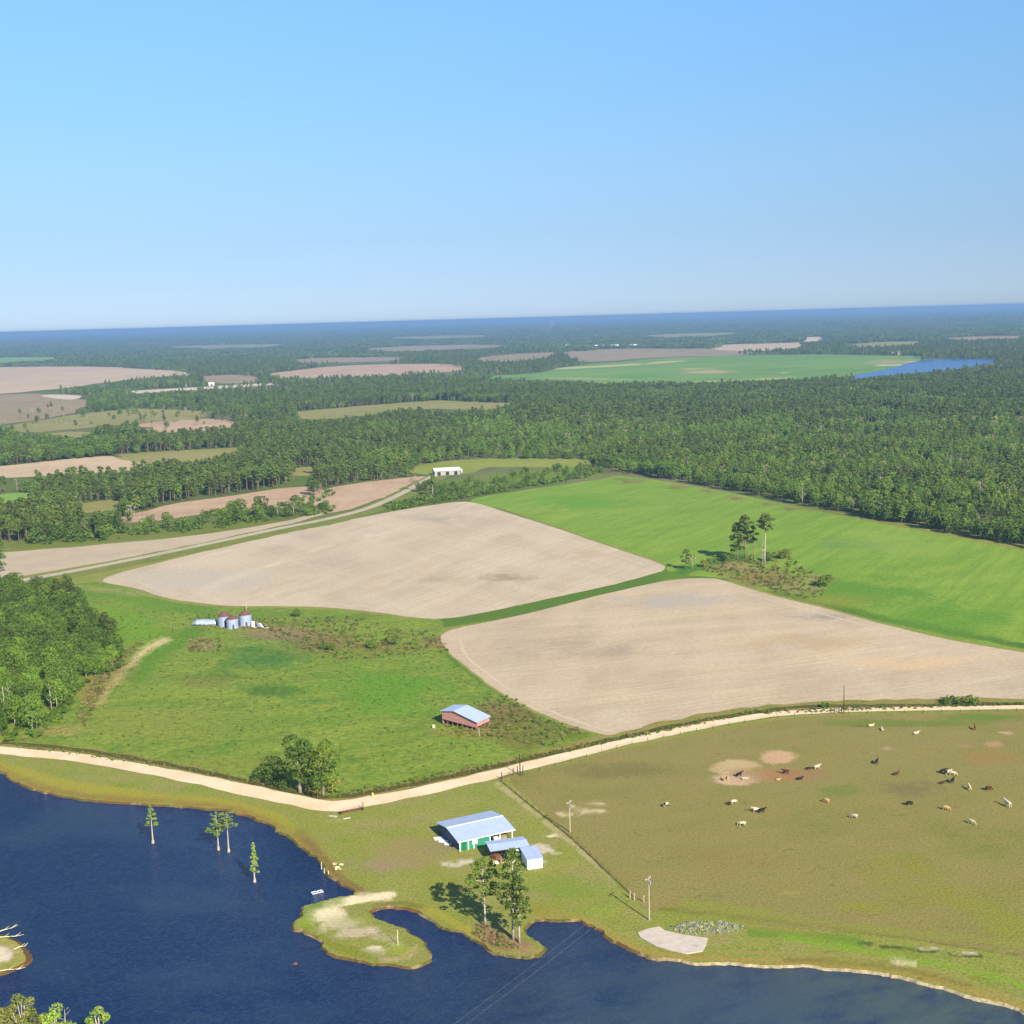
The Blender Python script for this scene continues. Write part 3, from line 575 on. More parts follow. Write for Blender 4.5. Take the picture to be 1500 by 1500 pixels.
def lobes_cloud(lobes, n, size, seed, fill=.75, jit=.55, low=-.75):
    r = np.random.default_rng(seed); L = np.array(lobes); w_ = L[:, 3]**2; w_ = w_/w_.sum(); k = r.choice(len(L), n, p=w_)
    d = r.normal(0, 1, (n, 3)); d /= np.linalg.norm(d, axis=1)[:, None]; d[:, 2] = np.where(d[:, 2] < low, -d[:, 2], d[:, 2])
    rad = L[k, 3]*(fill+(1.08-fill)*r.random(n)**.6)
    sq = L[k, 4] if L.shape[1] > 4 else np.ones(n)
    c = L[k, :3]+d*rad[:, None]*np.stack([np.ones(n), np.ones(n), sq], 1)
    tl = r.random(len(L)); tint = np.clip(.5*tl[k]+.5*r.random(n), 0, 1)
    return leaves(c, d, size, seed+1, jit=jit), tint
def broadleaf(seed, h, w, n=1400, size=.42, mat=L_OAK, bark=B_OAK, base=.22, nl=9, limbs=5, lr=.34, rk=1.0):
    r = np.random.default_rng(seed); zc = h*(base+1)/2; hz_ = h*(1-base)/2; lob = []
    for i in range(nl):
        t = (i+.5)/nl; z = -1+2*t; a = i*2.4+r.uniform(-.5, .5); rr = math.sqrt(max(0, 1-z*z*.75))*r.uniform(.35, .72)
        lob.append((w/2*rr*math.cos(a), w/2*rr*math.sin(a), zc+z*hz_*.72, w*lr*r.uniform(.65, 1.1), .8))
    q, t = lobes_cloud(lob, n, size, seed)
    cr = leaf_mesh('crown', q, t, mat)
    m = MB(); lean = r.uniform(-.04, .04, 2)*h; r0 = h*.022*rk
    m.tube([(0, 0, -.3), (lean[0]*.3, lean[1]*.3, h*.25), (lean[0]*.7, lean[1]*.7, h*.5), (lean[0], lean[1], h*.8)], [r0*1.3, r0, r0*.7, r0*.25], 6)
    for i in range(limbs):
        L = lob[r.integers(len(lob))]; z0 = h*r.uniform(.22, .5)
        if rk > 1.2: a = -1.57+r.uniform(-1.6, 1.6); q_ = w*r.uniform(.38, .52); L = (q_*math.cos(a), q_*math.sin(a)*.9, h*r.uniform(.5, .85))
        m.tube([(lean[0]*z0/h, lean[1]*z0/h, z0), (L[0]*.5, L[1]*.5, (z0+L[2])/2), (L[0]*.95, L[1]*.95, L[2])], [r0*.5, r0*.35, r0*.12], 5)
    return m.mesh('trunk', bark, True), cr
def pine(seed, h, w, n=1000, size=.38, mat=L_PINE, bark=B_PINE, base=.5, nb=16, flat=.55, cluster=.24):
    r = np.random.default_rng(seed); m = MB(); lean = r.uniform(-.03, .03, 2)*h; r0 = h*.015; lob = []
    cx = lambda z: (lean[0]*(z/h)**1.5, lean[1]*(z/h)**1.5)
    m.tube([(0, 0, -.3)]+[(*cx(z), z) for z in (h*.2, h*.45, h*.7, h*.97)], [r0*1.35, r0*1.05, r0*.85, r0*.55, r0*.15], 6)
    for i in range(nb):
        t = (i+r.uniform(0, .8))/nb; z = h*(base+(1-base)*t*.97); a = i*2.4+r.uniform(-.6, .6)
        pr = math.sin(math.pi*min(1, (.22+t*.78)))**.6 if t < .95 else .3
        L = w/2*pr*r.uniform(.5, 1.05)*(.8); c0 = cx(z)
        e = (c0[0]+L*math.cos(a), c0[1]+L*math.sin(a), z+L*r.uniform(.05, .35))
        m.tube([(*c0, z-.2), ((c0[0]+e[0])/2, (c0[1]+e[1])/2, z+L*.05), e], [r0*.35, r0*.25, r0*.1], 4)
        lob.append((*e, w*cluster*r.uniform(.6, 1.15), flat))
        if r.random() < .6: lob.append((c0[0]+(e[0]-c0[0])*.5, c0[1]+(e[1]-c0[1])*.5, z+L*.12, w*cluster*.6, flat))
    lob.append((*cx(h), h*.97, w*cluster*.8, flat*1.2))
    q, t = lobes_cloud(lob, n, size, seed, fill=.45, jit=.8)
    return m.mesh('trunk', bark, True), leaf_mesh('crown', q, t, mat)
def cone_tree(seed, h, w, n=900, size=.3, mat=L_CYP, bark=B_CYP, base=.35, dens=1, flare=2.2, top=1.0):
    r = np.random.default_rng(seed); m = MB(); r0 = .16*h/9; lob = []; ln = r.uniform(-.02, .02)*h
    m.tube([(0, 0, -1.2), (0, 0, .15), (0, 0, .8), (ln*.3, 0, h*.4), (ln, 0, h*.97)], [r0*flare*1.1, r0*flare, r0*1.1, r0*.8, r0*.15], 8)
    nb = 18
    for i in range(nb):
        t = i/nb; z = h*(base+(1-base)*t); L = w/2*(1-t*top*.85)*r.uniform(.35, 1.0); a = i*2.4
        e = (ln*z/h+L*math.cos(a), L*math.sin(a), z+.15*L)
        m.tube([(ln*z/h, 0, z-.1), e], [r0*.25, r0*.06], 4); lob.append((*e, w*.2*r.uniform(.5, 1.1)*(1-t*.4), .7))
    lob.append((ln, 0, h*.98, w*.1, 1.5))
    q, t = lobes_cloud(lob, n, size, seed, fill=.3, jit=.9)
    return m.mesh('trunk', bark, True), leaf_mesh('crown', q, t, mat)
def bare(seed, h, w, n=150, size=.3, mat=L_BARE, bark=B_PALE):
    r = np.random.default_rng(seed); m = MB(); r0 = h*.016; lob = []
    m.tube([(0, 0, -.2), (.1, 0, h*.4), (.2, .1, h*.95)], [r0*1.3, r0, r0*.2], 5)
    for i in range(9):
        z = h*(.35+.06*i); a = i*2.4; L = w/2*r.uniform(.5, 1)
        e = (L*math.cos(a), L*math.sin(a), z+L*.8); m.tube([(.1, 0, z), ((e[0])*.6, e[1]*.6, z+L*.3), e], [r0*.4, r0*.25, r0*.08], 4); lob.append((*e, w*.2, 1))
    q, t = lobes_cloud(lob, n, size, seed, fill=.2, jit=.9)
    return m.mesh('trunk', bark, True), leaf_mesh('crown', q, t, mat)
def bush_mesh(seed, h, w, n=260, size=.22, mat=L_OAK):
    r = np.random.default_rng(seed); lob = [(r.uniform(-.3, .3)*w, r.uniform(-.3, .3)*w, h*r.uniform(.3, .62), min(h, w)*r.uniform(.25, .42), .9) for _ in range(6)]
    q, t = lobes_cloud(lob, n, size, seed, fill=.5, jit=.7); return leaf_mesh('foliage', q, t, mat)

def tree(name, protos, loc, rz, sc, label, cat='tree', group=None):
    e = empty(name, loc, rz, 1.0); e.scale = (sc, sc, sc) if not hasattr(sc, '__len__') else sc
    for nm, me in zip(('trunk', 'crown'), protos): link(nm, me, None, e)
    tag(e, label, cat, group); return e

# ---- instanced growth (one object each)
def stuff(name, pts, protos, label, cat=None):
    """pts: array x, y, z, scale, rot, index. protos: list of meshes lists (several meshes joined per plant)"""
    src = bpy.data.collections.new(name+' kinds')
    for i, ms in enumerate(protos):
        if len(ms) == 1: me = ms[0]
        else:
            bm = bmesh.new(); mats = []; tl = None; me = bpy.data.meshes.new(name+'_plant')
            for k, a in enumerate(ms):
                n0 = len(bm.faces); bm.from_mesh(a); bm.faces.ensure_lookup_table()
                for f_ in bm.faces[n0:]: f_.material_index = k
            bm.to_mesh(me); bm.free()
            for a in ms: me.materials.append(a.materials[0])
        o = bpy.data.objects.new('%s_kind_%02d' % (name, i), me); src.objects.link(o)
    P = np.asarray(pts, float); me = bpy.data.meshes.new(name); me.vertices.add(len(P)); me.vertices.foreach_set('co', P[:, :3].ravel())
    for nm, ty, col in (('scl', 'FLOAT', 3), ('rot', 'FLOAT', 4), ('idx', 'INT', 5)):
        at = me.attributes.new(nm, ty, 'POINT'); at.data.foreach_set('value', P[:, col].astype(np.int32 if ty == 'INT' else np.float32))
    me.update(); o = link(name, me)
    gt = bpy.data.node_groups.new(name+' scatter', 'GeometryNodeTree')
    gt.interface.new_socket('Geometry', in_out='INPUT', socket_type='NodeSocketGeometry'); gt.interface.new_socket('Geometry', in_out='OUTPUT', socket_type='NodeSocketGeometry')
    N = gt.nodes.new; gi = N('NodeGroupInput'); go = N('NodeGroupOutput'); iop = N('GeometryNodeInstanceOnPoints'); ci = N('GeometryNodeCollectionInfo')
    ci.inputs['Collection'].default_value = src; ci.inputs['Separate Children'].default_value = True; ci.inputs['Reset Children'].default_value = True
    iop.inputs['Pick Instance'].default_value = True; lk = gt.links.new
    def na(nm, ty):
        q = N('GeometryNodeInputNamedAttribute'); q.data_type = ty; q.inputs[0].default_value = nm; return q.outputs[0]
    lk(gi.outputs[0], iop.inputs['Points']); lk(ci.outputs[0], iop.inputs['Instance']); lk(na('idx', 'INT'), iop.inputs['Instance Index'])
    cx = N('ShaderNodeCombineXYZ'); lk(na('rot', 'FLOAT'), cx.inputs[2]); lk(cx.outputs[0], iop.inputs['Rotation'])
    lk(na('scl', 'FLOAT'), iop.inputs['Scale']); lk(iop.outputs[0], go.inputs[0])
    md = o.modifiers.new('scatter', 'NODES'); md.node_group = gt
    tag(o, kind='stuff'); tag(o, label, cat)
    return o

# ---- the woods: every tree position first
CLR = [(np.array(px), ) for nm, px, mt in CLEAR]+[(np.array(RIVER), )]
FRONT = np.array([(-400, 805), (0, 797), (100, 791), (200, 779), (300, 772), (400, 758), (470, 750), (490, 750), (560, 742), (600, 722), (660, 725), (700, 716), (800, 704), (900, 691), (1000, 706), (1100, 725), (1300, 764), (1500, 801), (1700, 840), (1900, 880)])
def woods_grid(d0, d1, sp, jit=.48):
    xs = np.arange(-d1*.5-60, d1*.5+60, sp); ys = np.arange(d0*.8, d1, sp); X, Y = np.meshgrid(xs, ys)
    P = np.stack([X.ravel(), Y.ravel()], 1); P += rng.uniform(-jit, jit, P.shape)*sp
    d = np.hypot(P[:, 0], P[:, 1]); P = P[(d >= d0) & (d < d1) & (np.abs(P[:, 0]) < P[:, 1]*.46+60)]
    return P
def woods_filter(P, h=11.0):
    """keeps trees off the clearings and off the strip in front of each that would hide it"""
    q = PX(np.c_[P, np.zeros(len(P))]); k = q[:, 1] < np.interp(q[:, 0], FRONT[:, 0], FRONT[:, 1])
    for z in (0, h*.5, h):
        qq = PX(np.c_[P, np.full(len(P), z)])
        for (px,) in CLR: k &= ~inpoly(qq, px)
    return P[k], q[k]
def nz(P, sc, off=0.0): return np.array([noise.noise((x*sc, y*sc, off)) for x, y in P])
# kinds: 0,1 dark pine; 2,3 young pine; 4,5 oak; 6,7 light leaf; 8 bare; 9 bush
LOW = [pine(11, 15, 6, 420, .45, nb=10), pine(12, 13, 5.5, 380, .45, nb=10), pine(13, 11, 5, 390, .40, L_PINEY, base=.3, nb=10), pine(14, 10, 4.6, 370, .40, L_PINEY, base=.25, nb=10),
       broadleaf(15, 12, 8.5, 470, .55, L_OAK, limbs=2, base=.1), broadleaf(16, 10, 8, 430, .55, L_OAK, limbs=2, base=.1), broadleaf(17, 11, 7.5, 450, .52, L_LIGHT, limbs=2, base=.1), broadleaf(18, 9, 7, 400, .52, L_LIGHT, limbs=2, base=.1),
       bare(19, 11, 5), (bush_mesh(20, 3.2, 4.5, 120, .5, L_LIGHT), )]
def kind_of(q, P):
    n1 = nz(P, .011, 3.1); n2 = nz(P, .035, 8.2); r = rng.random(len(P)); k = np.full(len(P), 4)
    fx = np.interp(q[:, 0], FRONT[:, 0], FRONT[:, 1])-q[:, 1]
    for i in range(len(P)):
        x, y = q[i][0]+170*n1[i]+rng.normal(0, 22), q[i][1]+26*n2[i]+20*n1[i]+rng.normal(0, 4)
        if rng.random() < .12: k[i] = rng.choice([2, 4, 5, 6, 7, 8]); continue
        if x > 640 and y > 618:       # young plantation behind the lush field
            if fx[i] < 14: k[i] = 4 if r[i] < .45 else (5 if r[i] < .65 else (6 if r[i] < .8 else 2))
            elif r[i] < .5+.9*n2[i]: k[i] = 2 if r[i] < .4 else 3
            elif n1[i] > .05 or x < 800: k[i] = 6+(r[i] > .85)
            else: k[i] = 0 if r[i] < .82 else 7
        elif y > 555 and x > 330-(y-555)*2: # old dark pines
            k[i] = (0 if r[i] < .45 else 1) if n1[i] < .25 else (4 if r[i] < .6 else 2)
            if n2[i] > .3 and r[i] > .6: k[i] = 6
        elif y < 555: k[i] = 0 if r[i] < .5 else (5 if r[i] < .8 else 3)
        else:
            k[i] = 4+(r[i] > .5) if n1[i] < .0 else (6+(r[i] > .5) if n2[i] > -.05 else (0 if r[i] < .5 else 2))
            if r[i] > .95: k[i] = 8
    return k
near = woods_grid(520, 2150, 6.9); near, qn = woods_filter(near)
n0 = nz(near, .02, 5.5)
# thin scrubby land in the left distance and round the pink fields
sp_ = (qn[:, 0] < 420) & (qn[:, 1] < 632) & (qn[:, 1] > 590); keep = ~(sp_ & (rng.random(len(near)) > .30+.5*n0))
keep &= ~((n0 < -.42) & (qn[:, 1] < 690) & (rng.random(len(near)) > .35)); near, qn = near[keep], qn[keep]
kn = kind_of(qn, near)
hn = .78+.35*rng.random(len(near))+.25*nz(near, .015, 7.7); hn = np.where((qn[:, 0] > 600) & (qn[:, 1] > 640), hn*.86, hn)
hn = np.where((qn[:, 0] > 560) & (qn[:, 0] < 900) & (qn[:, 1] > 686), hn*.6, hn)
far1 = woods_grid(2150, 4400, 12); far1, q1 = woods_filter(far1); n1_ = nz(far1, .006, 2.2)
kp = ~((n1_ > .18) & (rng.random(len(far1)) > .22)); far1, q1 = far1[kp], q1[kp]; k1 = kind_of(q1, far1)
# ---- clumps for the far distance
def grove(seed, R_, nt_, h, size, n):
    r = np.random.default_rng(seed); lob = []
    for i in range(nt_):
        a = r.uniform(0, 6.28); d = R_*math.sqrt(r.random()); hh = h*r.uniform(.65, 1.1); ww = 3.6*r.uniform(.7, 1.3)
        lob.append((d*math.cos(a), d*math.sin(a), hh*.62, ww, hh*.36/ww))
    q, t = lobes_cloud(lob, n, size, seed, fill=.8, jit=.4, low=-.9); return q, t
GR = [(leaf_mesh('grove', *grove(31, 22, 26, 13, 1.9, 420), L_PINE), ), (leaf_mesh('grove', *grove(32, 22, 22, 12, 1.9, 400), L_OAK), ), (leaf_mesh('grove', *grove(33, 20, 18, 11, 1.9, 360), L_PINEY), )]
far2 = woods_grid(4400, 9500, 38); far2, q2 = woods_filter(far2); n2_ = nz(far2, .0022, 1.2)
far2 = far2[~((n2_ > .15) & (rng.random(len(far2)) > .45))]
far3 = woods_grid(9500, 28000, 110); far3, q3 = woods_filter(far3)
def pack(P, s_, k): return np.c_[P, np.zeros(len(P)), s_, rng.uniform(0, 6.28, len(P)), k]
stuff('far_woods', np.r_[pack(far2, rng.uniform(.8, 1.15, len(far2)), rng.choice([0, 1, 2], len(far2), p=[.6, .35, .05])), pack(far3, rng.uniform(1.6, 2.1, len(far3)), rng.choice([0, 1], len(far3)))],
      GR, 'endless blue green woods fading to the horizon', 'woods')
stuff('distant_woods', pack(far1, rng.uniform(.9, 1.25, len(far1)), k1), LOW, 'dark woods around the distant fields and river', 'woods')

# individual trees: the ones that show largest
MIDP = [pine(11, 15, 6, 620, .42), pine(12, 13, 5.5, 560, .42), pine(13, 11, 5, 560, .38, L_PINEY, base=.3), pine(14, 10, 4.6, 520, .38, L_PINEY, base=.25),
        broadleaf(15, 12, 8.5, 800, .5, L_OAK, base=.1), broadleaf(16, 10, 8, 700, .5, L_OAK, base=.1), broadleaf(17, 11, 7.5, 760, .46, L_LIGHT, base=.1), broadleaf(18, 9, 7, 640, .46, L_LIGHT, base=.1), bare(19, 11, 5, 220, .24), (bush_mesh(20, 3.2, 4.5, 300, .34, L_LIGHT), )]
KN = {0: ('pine_tree', 'pine'), 1: ('pine_tree', 'pine'), 2: ('pine_tree', 'pine'), 3: ('pine_tree', 'pine'), 4: ('broadleaf_tree', 'broadleaf'), 5: ('broadleaf_tree', 'broadleaf'), 6: ('broadleaf_tree', 'broadleaf'), 7: ('broadleaf_tree', 'broadleaf'), 8: ('bare_tree', 'bare'), 9: ('bush', 'bush')}
LOOK = {0: 'tall dark green pine', 1: 'tall dark green pine', 2: 'yellow green pine', 3: 'yellow green pine', 4: 'dark green broadleaf tree', 5: 'dark green broadleaf tree', 6: 'bright broadleaf tree', 7: 'bright broadleaf tree', 8: 'pale leafless tree'}
dn = np.hypot(near[:, 0], near[:, 1])
view = (qn[:, 0] > -15) & (qn[:, 0] < 1515)
picked = np.zeros(len(near), bool)
for ks, cap in (((0, 1, 2, 3), 250), ((4, 5, 6, 7), 62), ((8, ), 12)):
    idx = np.where(view & np.isin(kn, ks))[0]; idx = idx[np.argsort(dn[idx]-hn[idx]*6)][:cap]; picked[idx] = True
ZN = [(lambda x, y: x > 1400, 'at the wood edge by the right picture edge', 'trees at the wood edge, far right'),
      (lambda x, y: x > 1240, 'at the wood edge up-right of the lone dark bush', 'trees at the wood edge, right'),
      (lambda x, y: x > 1080, 'at the wood edge behind the field pine clump', 'trees at the wood edge, middle'),
      (lambda x, y: x > 905, 'at the wood edge by the top of the lush field', 'trees at the wood edge, left'),
      (lambda x, y: x > 560, 'in the thicket right of the white roofed shed', 'trees by the white roofed shed'),
      (lambda x, y: x > 250, 'behind the pink soil at the road bend', 'hedgerow trees by the pink soil'),
      (lambda x, y: True, 'in the belt behind the far left roadside strip', 'trees behind the roadside strip')]
for i in np.where(picked)[0]:
    x, y = qn[i]; z = next(z for z in ZN if z[0](x, y)); k = int(kn[i])
    tree(KN[k][0], MIDP[k], (near[i][0], near[i][1], 0), rng.uniform(0, 6.28), float(hn[i]), ('tall ' if hn[i] > .95 and k > 1 else 'low ' if hn[i] < .72 else '')+LOOK[k]+' '+z[1], 'tree', z[2]+' '+str(KN[k][1]))
r_ = ~picked
stuff('pine_and_hardwood_forest', pack(near[r_], hn[r_], kn[r_]), LOW, 'dense mixed forest of pines and hardwoods beyond the fields', 'forest')

# hedgerow of scrub between the road and the pink soil, and small scrub patches
def scatter_px(poly, n, seed=0):
    out = []; r = np.random.default_rng(seed); P = np.array(poly, float); lo, hi = P.min(0), P.max(0); g0 = [G(*p)[:2] for p in poly]; A_ = np.array(g0); l2, h2 = A_.min(0), A_.max(0)
    while len(out) < n:
        c = r.uniform(l2, h2, (n*2, 2)); c = c[inpoly(c, A_)]; out += list(c)
    return np.array(out[:n])
HP = [np.array(scatter_px(*a)) for a in (
  ([(40, 790), (250, 768), (440, 748), (480, 738), (484, 752), (420, 760), (300, 776), (150, 792), (40, 800)], 150, 1), ([(290, 752), (400, 742), (484, 720), (478, 742), (380, 754), (300, 758)], 60, 2))]
hp = np.vstack(HP)
for i, p in enumerate(hp[:40]):
    k = int(rng.choice([4, 5, 6, 7, 8], p=[.22, .18, .2, .15, .25])); s_ = rng.uniform(.6, 1.15)
    tree(KN[k][0], MIDP[k], (p[0], p[1], 0), rng.uniform(0, 6.28), s_, LOOK[k]+' in the scrubby hedgerow before the pink soil', 'tree', 'trees in the scrubby hedgerow')
stuff('hedgerow_brush', pack(np.r_[hp, hp+rng.normal(0, 3, hp.shape), scatter_px([(560, 742), (640, 725), (780, 706), (880, 690), (860, 700), (700, 726), (580, 748)], 420, 3)], rng.uniform(.5, 1.1, len(hp)*2+420), rng.choice([0, 1], len(hp)*2+420)),
      [(bush_mesh(21, 3, 4, 120, .4, L_LIGHT), ), (bush_mesh(22, 2.6, 4, 120, .4, L_OAK), )], 'low brush under the roadside hedgerow', 'brush')

tk = scatter_px([(655, 724), (700, 716), (800, 702), (890, 690), (850, 687), (740, 694), (690, 703), (650, 714)], 55, 12)
for p in tk:
    k = int(rng.choice([2, 3, 4, 5, 6, 7], p=[.32, .3, .1, .1, .1, .08]))
    tree(KN[k][0], MIDP[k], (p[0], p[1], 0), rng.uniform(0, 6.28), rng.uniform(.38, .62), 'small '+LOOK[k]+' in the thicket left of the lush field corner', 'tree', 'small trees left of the lush field corner')

sc = scatter_px([(0, 634), (0, 612), (130, 594), (300, 592), (420, 600), (400, 612), (250, 628), (60, 636)], 130, 14)
stuff('scattered_scrub_trees', pack(sc, rng.uniform(.4, .95, len(sc)), rng.choice([0, 4, 7, 8], len(sc), p=[.25, .2, .15, .4])), LOW, 'thin scattered scrub trees on the dry meadow at the distant left', 'scrub')

# ---- the woodlot on the left edge
WL = [(-90, 872), (60, 872), (110, 885), (135, 915), (170, 945), (182, 958), (160, 985), (110, 1005), (105, 1040), (70, 1058), (50, 1075), (0, 1086), (-90, 1082)]
g_ = woods_grid(340, 660, 7.4, .42); q_ = PX(np.c_[g_, np.zeros(len(g_))]); g_ = g_[inpoly(q_, np.array(WL))]; q_ = PX(np.c_[g_, np.zeros(len(g_))])
NEARP = {'o1': broadleaf(41, 12.5, 8.5, 2200, .29, L_OAK, B_OAK, .08, 12), 'o2': broadleaf(42, 12, 8, 2000, .29, L_OAK, B_PALE, .08, 11), 'l1': broadleaf(43, 11, 6.5, 1800, .28, L_BRIGHT, B_PALE, .08, 11),
         'l2': broadleaf(44, 12.5, 6.2, 1700, .28, L_BRIGHT, B_PALE, .12, 11), 'p1': pine(45, 15, 6.5, 1300, .32), 'v1': broadleaf(46, 12, 8, 1500, .30, L_LIGHT, B_PALE, .1, 11)}
wl_lab = {'o1': 'dark broadleaf tree with rounded crown', 'o2': 'dark broadleaf tree with pale limbs', 'l1': 'bright green leafy tree', 'l2': 'tall bright leafy tree with pale trunk', 'p1': 'tall dark pine', 'v1': 'mid green leafy tree'}
for p, q in zip(g_, q_):
    up = q[1] < 965; k = rng.choice(['o1', 'o2', 'p1', 'v1', 'l1'], p=[.42, .28, .12, .14, .04]) if up else rng.choice(['l1', 'l2', 'o2', 'v1'], p=[.38, .32, .2, .1])
    if q[0] > 95 and q[1] > 960: k = rng.choice(['l1', 'o2'])
    where = ('at the open edge' if q[0] > 95 else 'in the middle' if q[0] > 40 else 'by the picture edge')+' of the '+('upper' if up else 'lower')+' left woodlot'
    nm = 'pine_tree' if k == 'p1' else 'broadleaf_tree'
    tree(nm, NEARP[k], (p[0], p[1], 0), rng.uniform(0, 6.28), rng.uniform(.68, .98), wl_lab[k]+' '+where, 'tree', 'woodlot trees '+where)
for i, (x, y, h) in enumerate([(8, 1066, 14), (-2, 1060, 13), (16, 1050, 12), (76, 1042, 10), (84, 1040, 9), (54, 1068, 8)]):
    tree('bare_tree', bare(180+i, h, 3.5, 130, mat=L_BRIGHT), (*G(x, y)[:2], 0), i, 1, ['tallest slim white trunk at the lower edge of the left woodlot', 'white trunk cut by the left picture edge', 'slim white trunk just inside the woodlot corner', 'forked white trunk in the dark gap of the woodlot edge', 'short white trunk right of the forked one', 'small white trunk at the woodlot tip by the road'][i], 'tree')
wb = scatter_px([(-60, 1060), (60, 1050), (110, 1010), (175, 965), (185, 975), (120, 1015), (95, 1050), (60, 1080), (0, 1090), (-60, 1088)], 130, 5)
stuff('woodlot_brush', pack(wb, rng.uniform(.5, 1.0, len(wb)), rng.choice([0, 1, 2], len(wb), p=[.45, .35, .2])), [(bush_mesh(51, 2.6, 3.4, 300, .24, L_LIGHT), ), (bush_mesh(52, 2.6, 3.4, 300, .24, L_OAK), ), (bush_mesh(53, 1.6, 2.6, 200, .2, L_DRY), )], 'brush and dry stalks along the edge of the left woodlot', 'brush')

# ---- single trees
def at(x, y, z=0.0): g = G(x, y, z); return (float(g[0]), float(g[1]), 0.0)
def top_at(x, y, h): g = G(x, y, h); return (float(g[0]), float(g[1]), 0.0)
# four cypresses standing in the pond
tree('cypress_tree', cone_tree(61, 9.2, 3.0, 900, .16, base=.42), at(224, 1233), 1.0, 1, 'slim cypress standing in the pond, farthest left of the four', 'tree')
tree('cypress_tree', cone_tree(62, 8.6, 4.4, 1150, .16, base=.42, top=.3), at(320, 1243), 2.4, 1, 'broad topped cypress with swollen base, left of the close pair in the pond', 'tree')
tree('cypress_tree', cone_tree(63, 9.0, 4.0, 600, .16, base=.62, top=.2), at(335, 1246), .4, 1, 'thin cypress with bare white trunk, right of the close pair in the pond', 'tree')
tree('cypress_tree', cone_tree(64, 8.6, 2.5, 1500, .16, base=.22), at(373, 1290), 0, 1, 'cone shaped leafy cypress in the pond, nearest to the sandy spit', 'tree')
# pines on the small point
tree('pine_tree', pine(71, 14.0, 9.5, 1500, .24, L_PINE, B_PALE, base=.45, nb=26, flat=.5, cluster=.095), at(711, 1357), .3, 1, 'leaning open crowned pine, left one of the three on the grassy point', 'tree')
tree('pine_tree', pine(72, 18.5, 8, 2200, .24, L_PINE, B_PALE, base=.28, nb=44, flat=.7, cluster=.105), at(752, 1376), 2, 1, 'tallest pine on the grassy point with a long leafy crown', 'tree')
tree('pine_tree', pine(73, 13.5, 6, 1200, .24, L_PINE, B_PALE, base=.32, nb=30, flat=.7, cluster=.11), at(761, 1381), 4, 1, 'shorter pine close to the tip of the grassy point', 'tree')
# bare limbed pair by the road corner
t1 = broadleaf(81, 15.5, 11, 3000, .30, L_OAK, B_PALE, .12, 15, 13, .2, rk=1.2); t2 = broadleaf(82, 15, 10.5, 2700, .30, L_PINEY, B_PALE, .12, 14, 11, .2, rk=1.2)
tree('broadleaf_tree', t1, at(440, 1161), 0, (1, 1, 1.0), 'tall tree with white bare limbs, left one of the pair at the road corner', 'tree')
tree('broadleaf_tree', t2, at(474, 1165), 1.5, (1, 1, .97), 'light green tree with pale forked limbs, right one of the pair at the road corner', 'tree')
tree('broadleaf_tree', broadleaf(83, 7, 7.5, 1500, .27, L_OAK, B_OAK, .02, 9), at(398, 1148), 0, 1, 'low dark green tree at the left foot of the white limbed pair', 'tree')
for i, (x, y) in enumerate([(418, 1154), (455, 1158), (488, 1160), (462, 1166)]):
    o = link('bush', bush_mesh(90+i, 3.6, 5, 420, .24, L_OAK if i < 2 else L_OLIVE), loc=at(x, y))
    tag(o, 'leafy bush under the pair of tall trees at the road corner', 'bush', 'bushes under the roadside pair')
# clump in the lush field
tree('pine_tree', pine(101, 24, 9.5, 1900, .40, L_PINE, B_PALE, base=.66, nb=20, flat=.5, cluster=.17), at(1120, 825), 0, 1, 'tallest bare trunked pine with a flat dark top in the green field clump', 'tree')
tree('pine_tree', pine(102, 23, 9.5, 2600, .38, L_PINE, B_PINE, base=.36, nb=26, cluster=.17), at(1092, 822), 1, 1, 'broad crowned pine at the middle of the green field clump', 'tree')
tree('pine_tree', pine(103, 18, 9, 2200, .38, L_PINE, B_PINE, base=.25, nb=22, cluster=.2), at(1080, 821), 2, 1, 'leftmost shorter pine in the green field clump', 'tree')
tree('pine_tree', pine(104, 17, 5, 500, .36, L_PINE, B_PINE, base=.5, nb=9), at(1104, 820), 3, 1, 'slim pine between the two tallest in the green field clump', 'tree')
tree('dead_tree', bare(105, 13, 3, 60), at(1117, 829), 0, 1, 'thin dead trunk in front of the tallest pine in the green field', 'tree')
tree('pine_tree', pine(106, 9.5, 5, 700, .36, L_PINE, B_PINE, base=.3, nb=9), at(1004, 834), 0, 1, 'small dark pine beside the tip of the far tilled field', 'tree')
tree('bare_tree', bare(107, 7, 3.5, 160), at(1014, 834), 0, 1, 'small bare tree just right of the small dark pine', 'tree')
for i, (x, y, h, w_, mt, lb) in enumerate([(1210, 860, 7, 6, L_OAK, 'lone dark bush in the bright green field'), (1148, 818, 5.5, 6, L_OLIVE, 'olive bush right of the pine clump in the green field'), (1128, 822, 4.5, 7, L_OAK, 'dark bush at the foot of the tallest pine'), (1068, 822, 5, 7, L_OAK, 'dark bush left of the pine clump in the green field'), (1030, 830, 4, 4, L_OLIVE, 'bush between the small dark pine and the pine clump')]):
    tag(link('bush', bush_mesh(110+i, h, w_, 600, .35, mt), loc=at(x, y)), lb, 'bush')
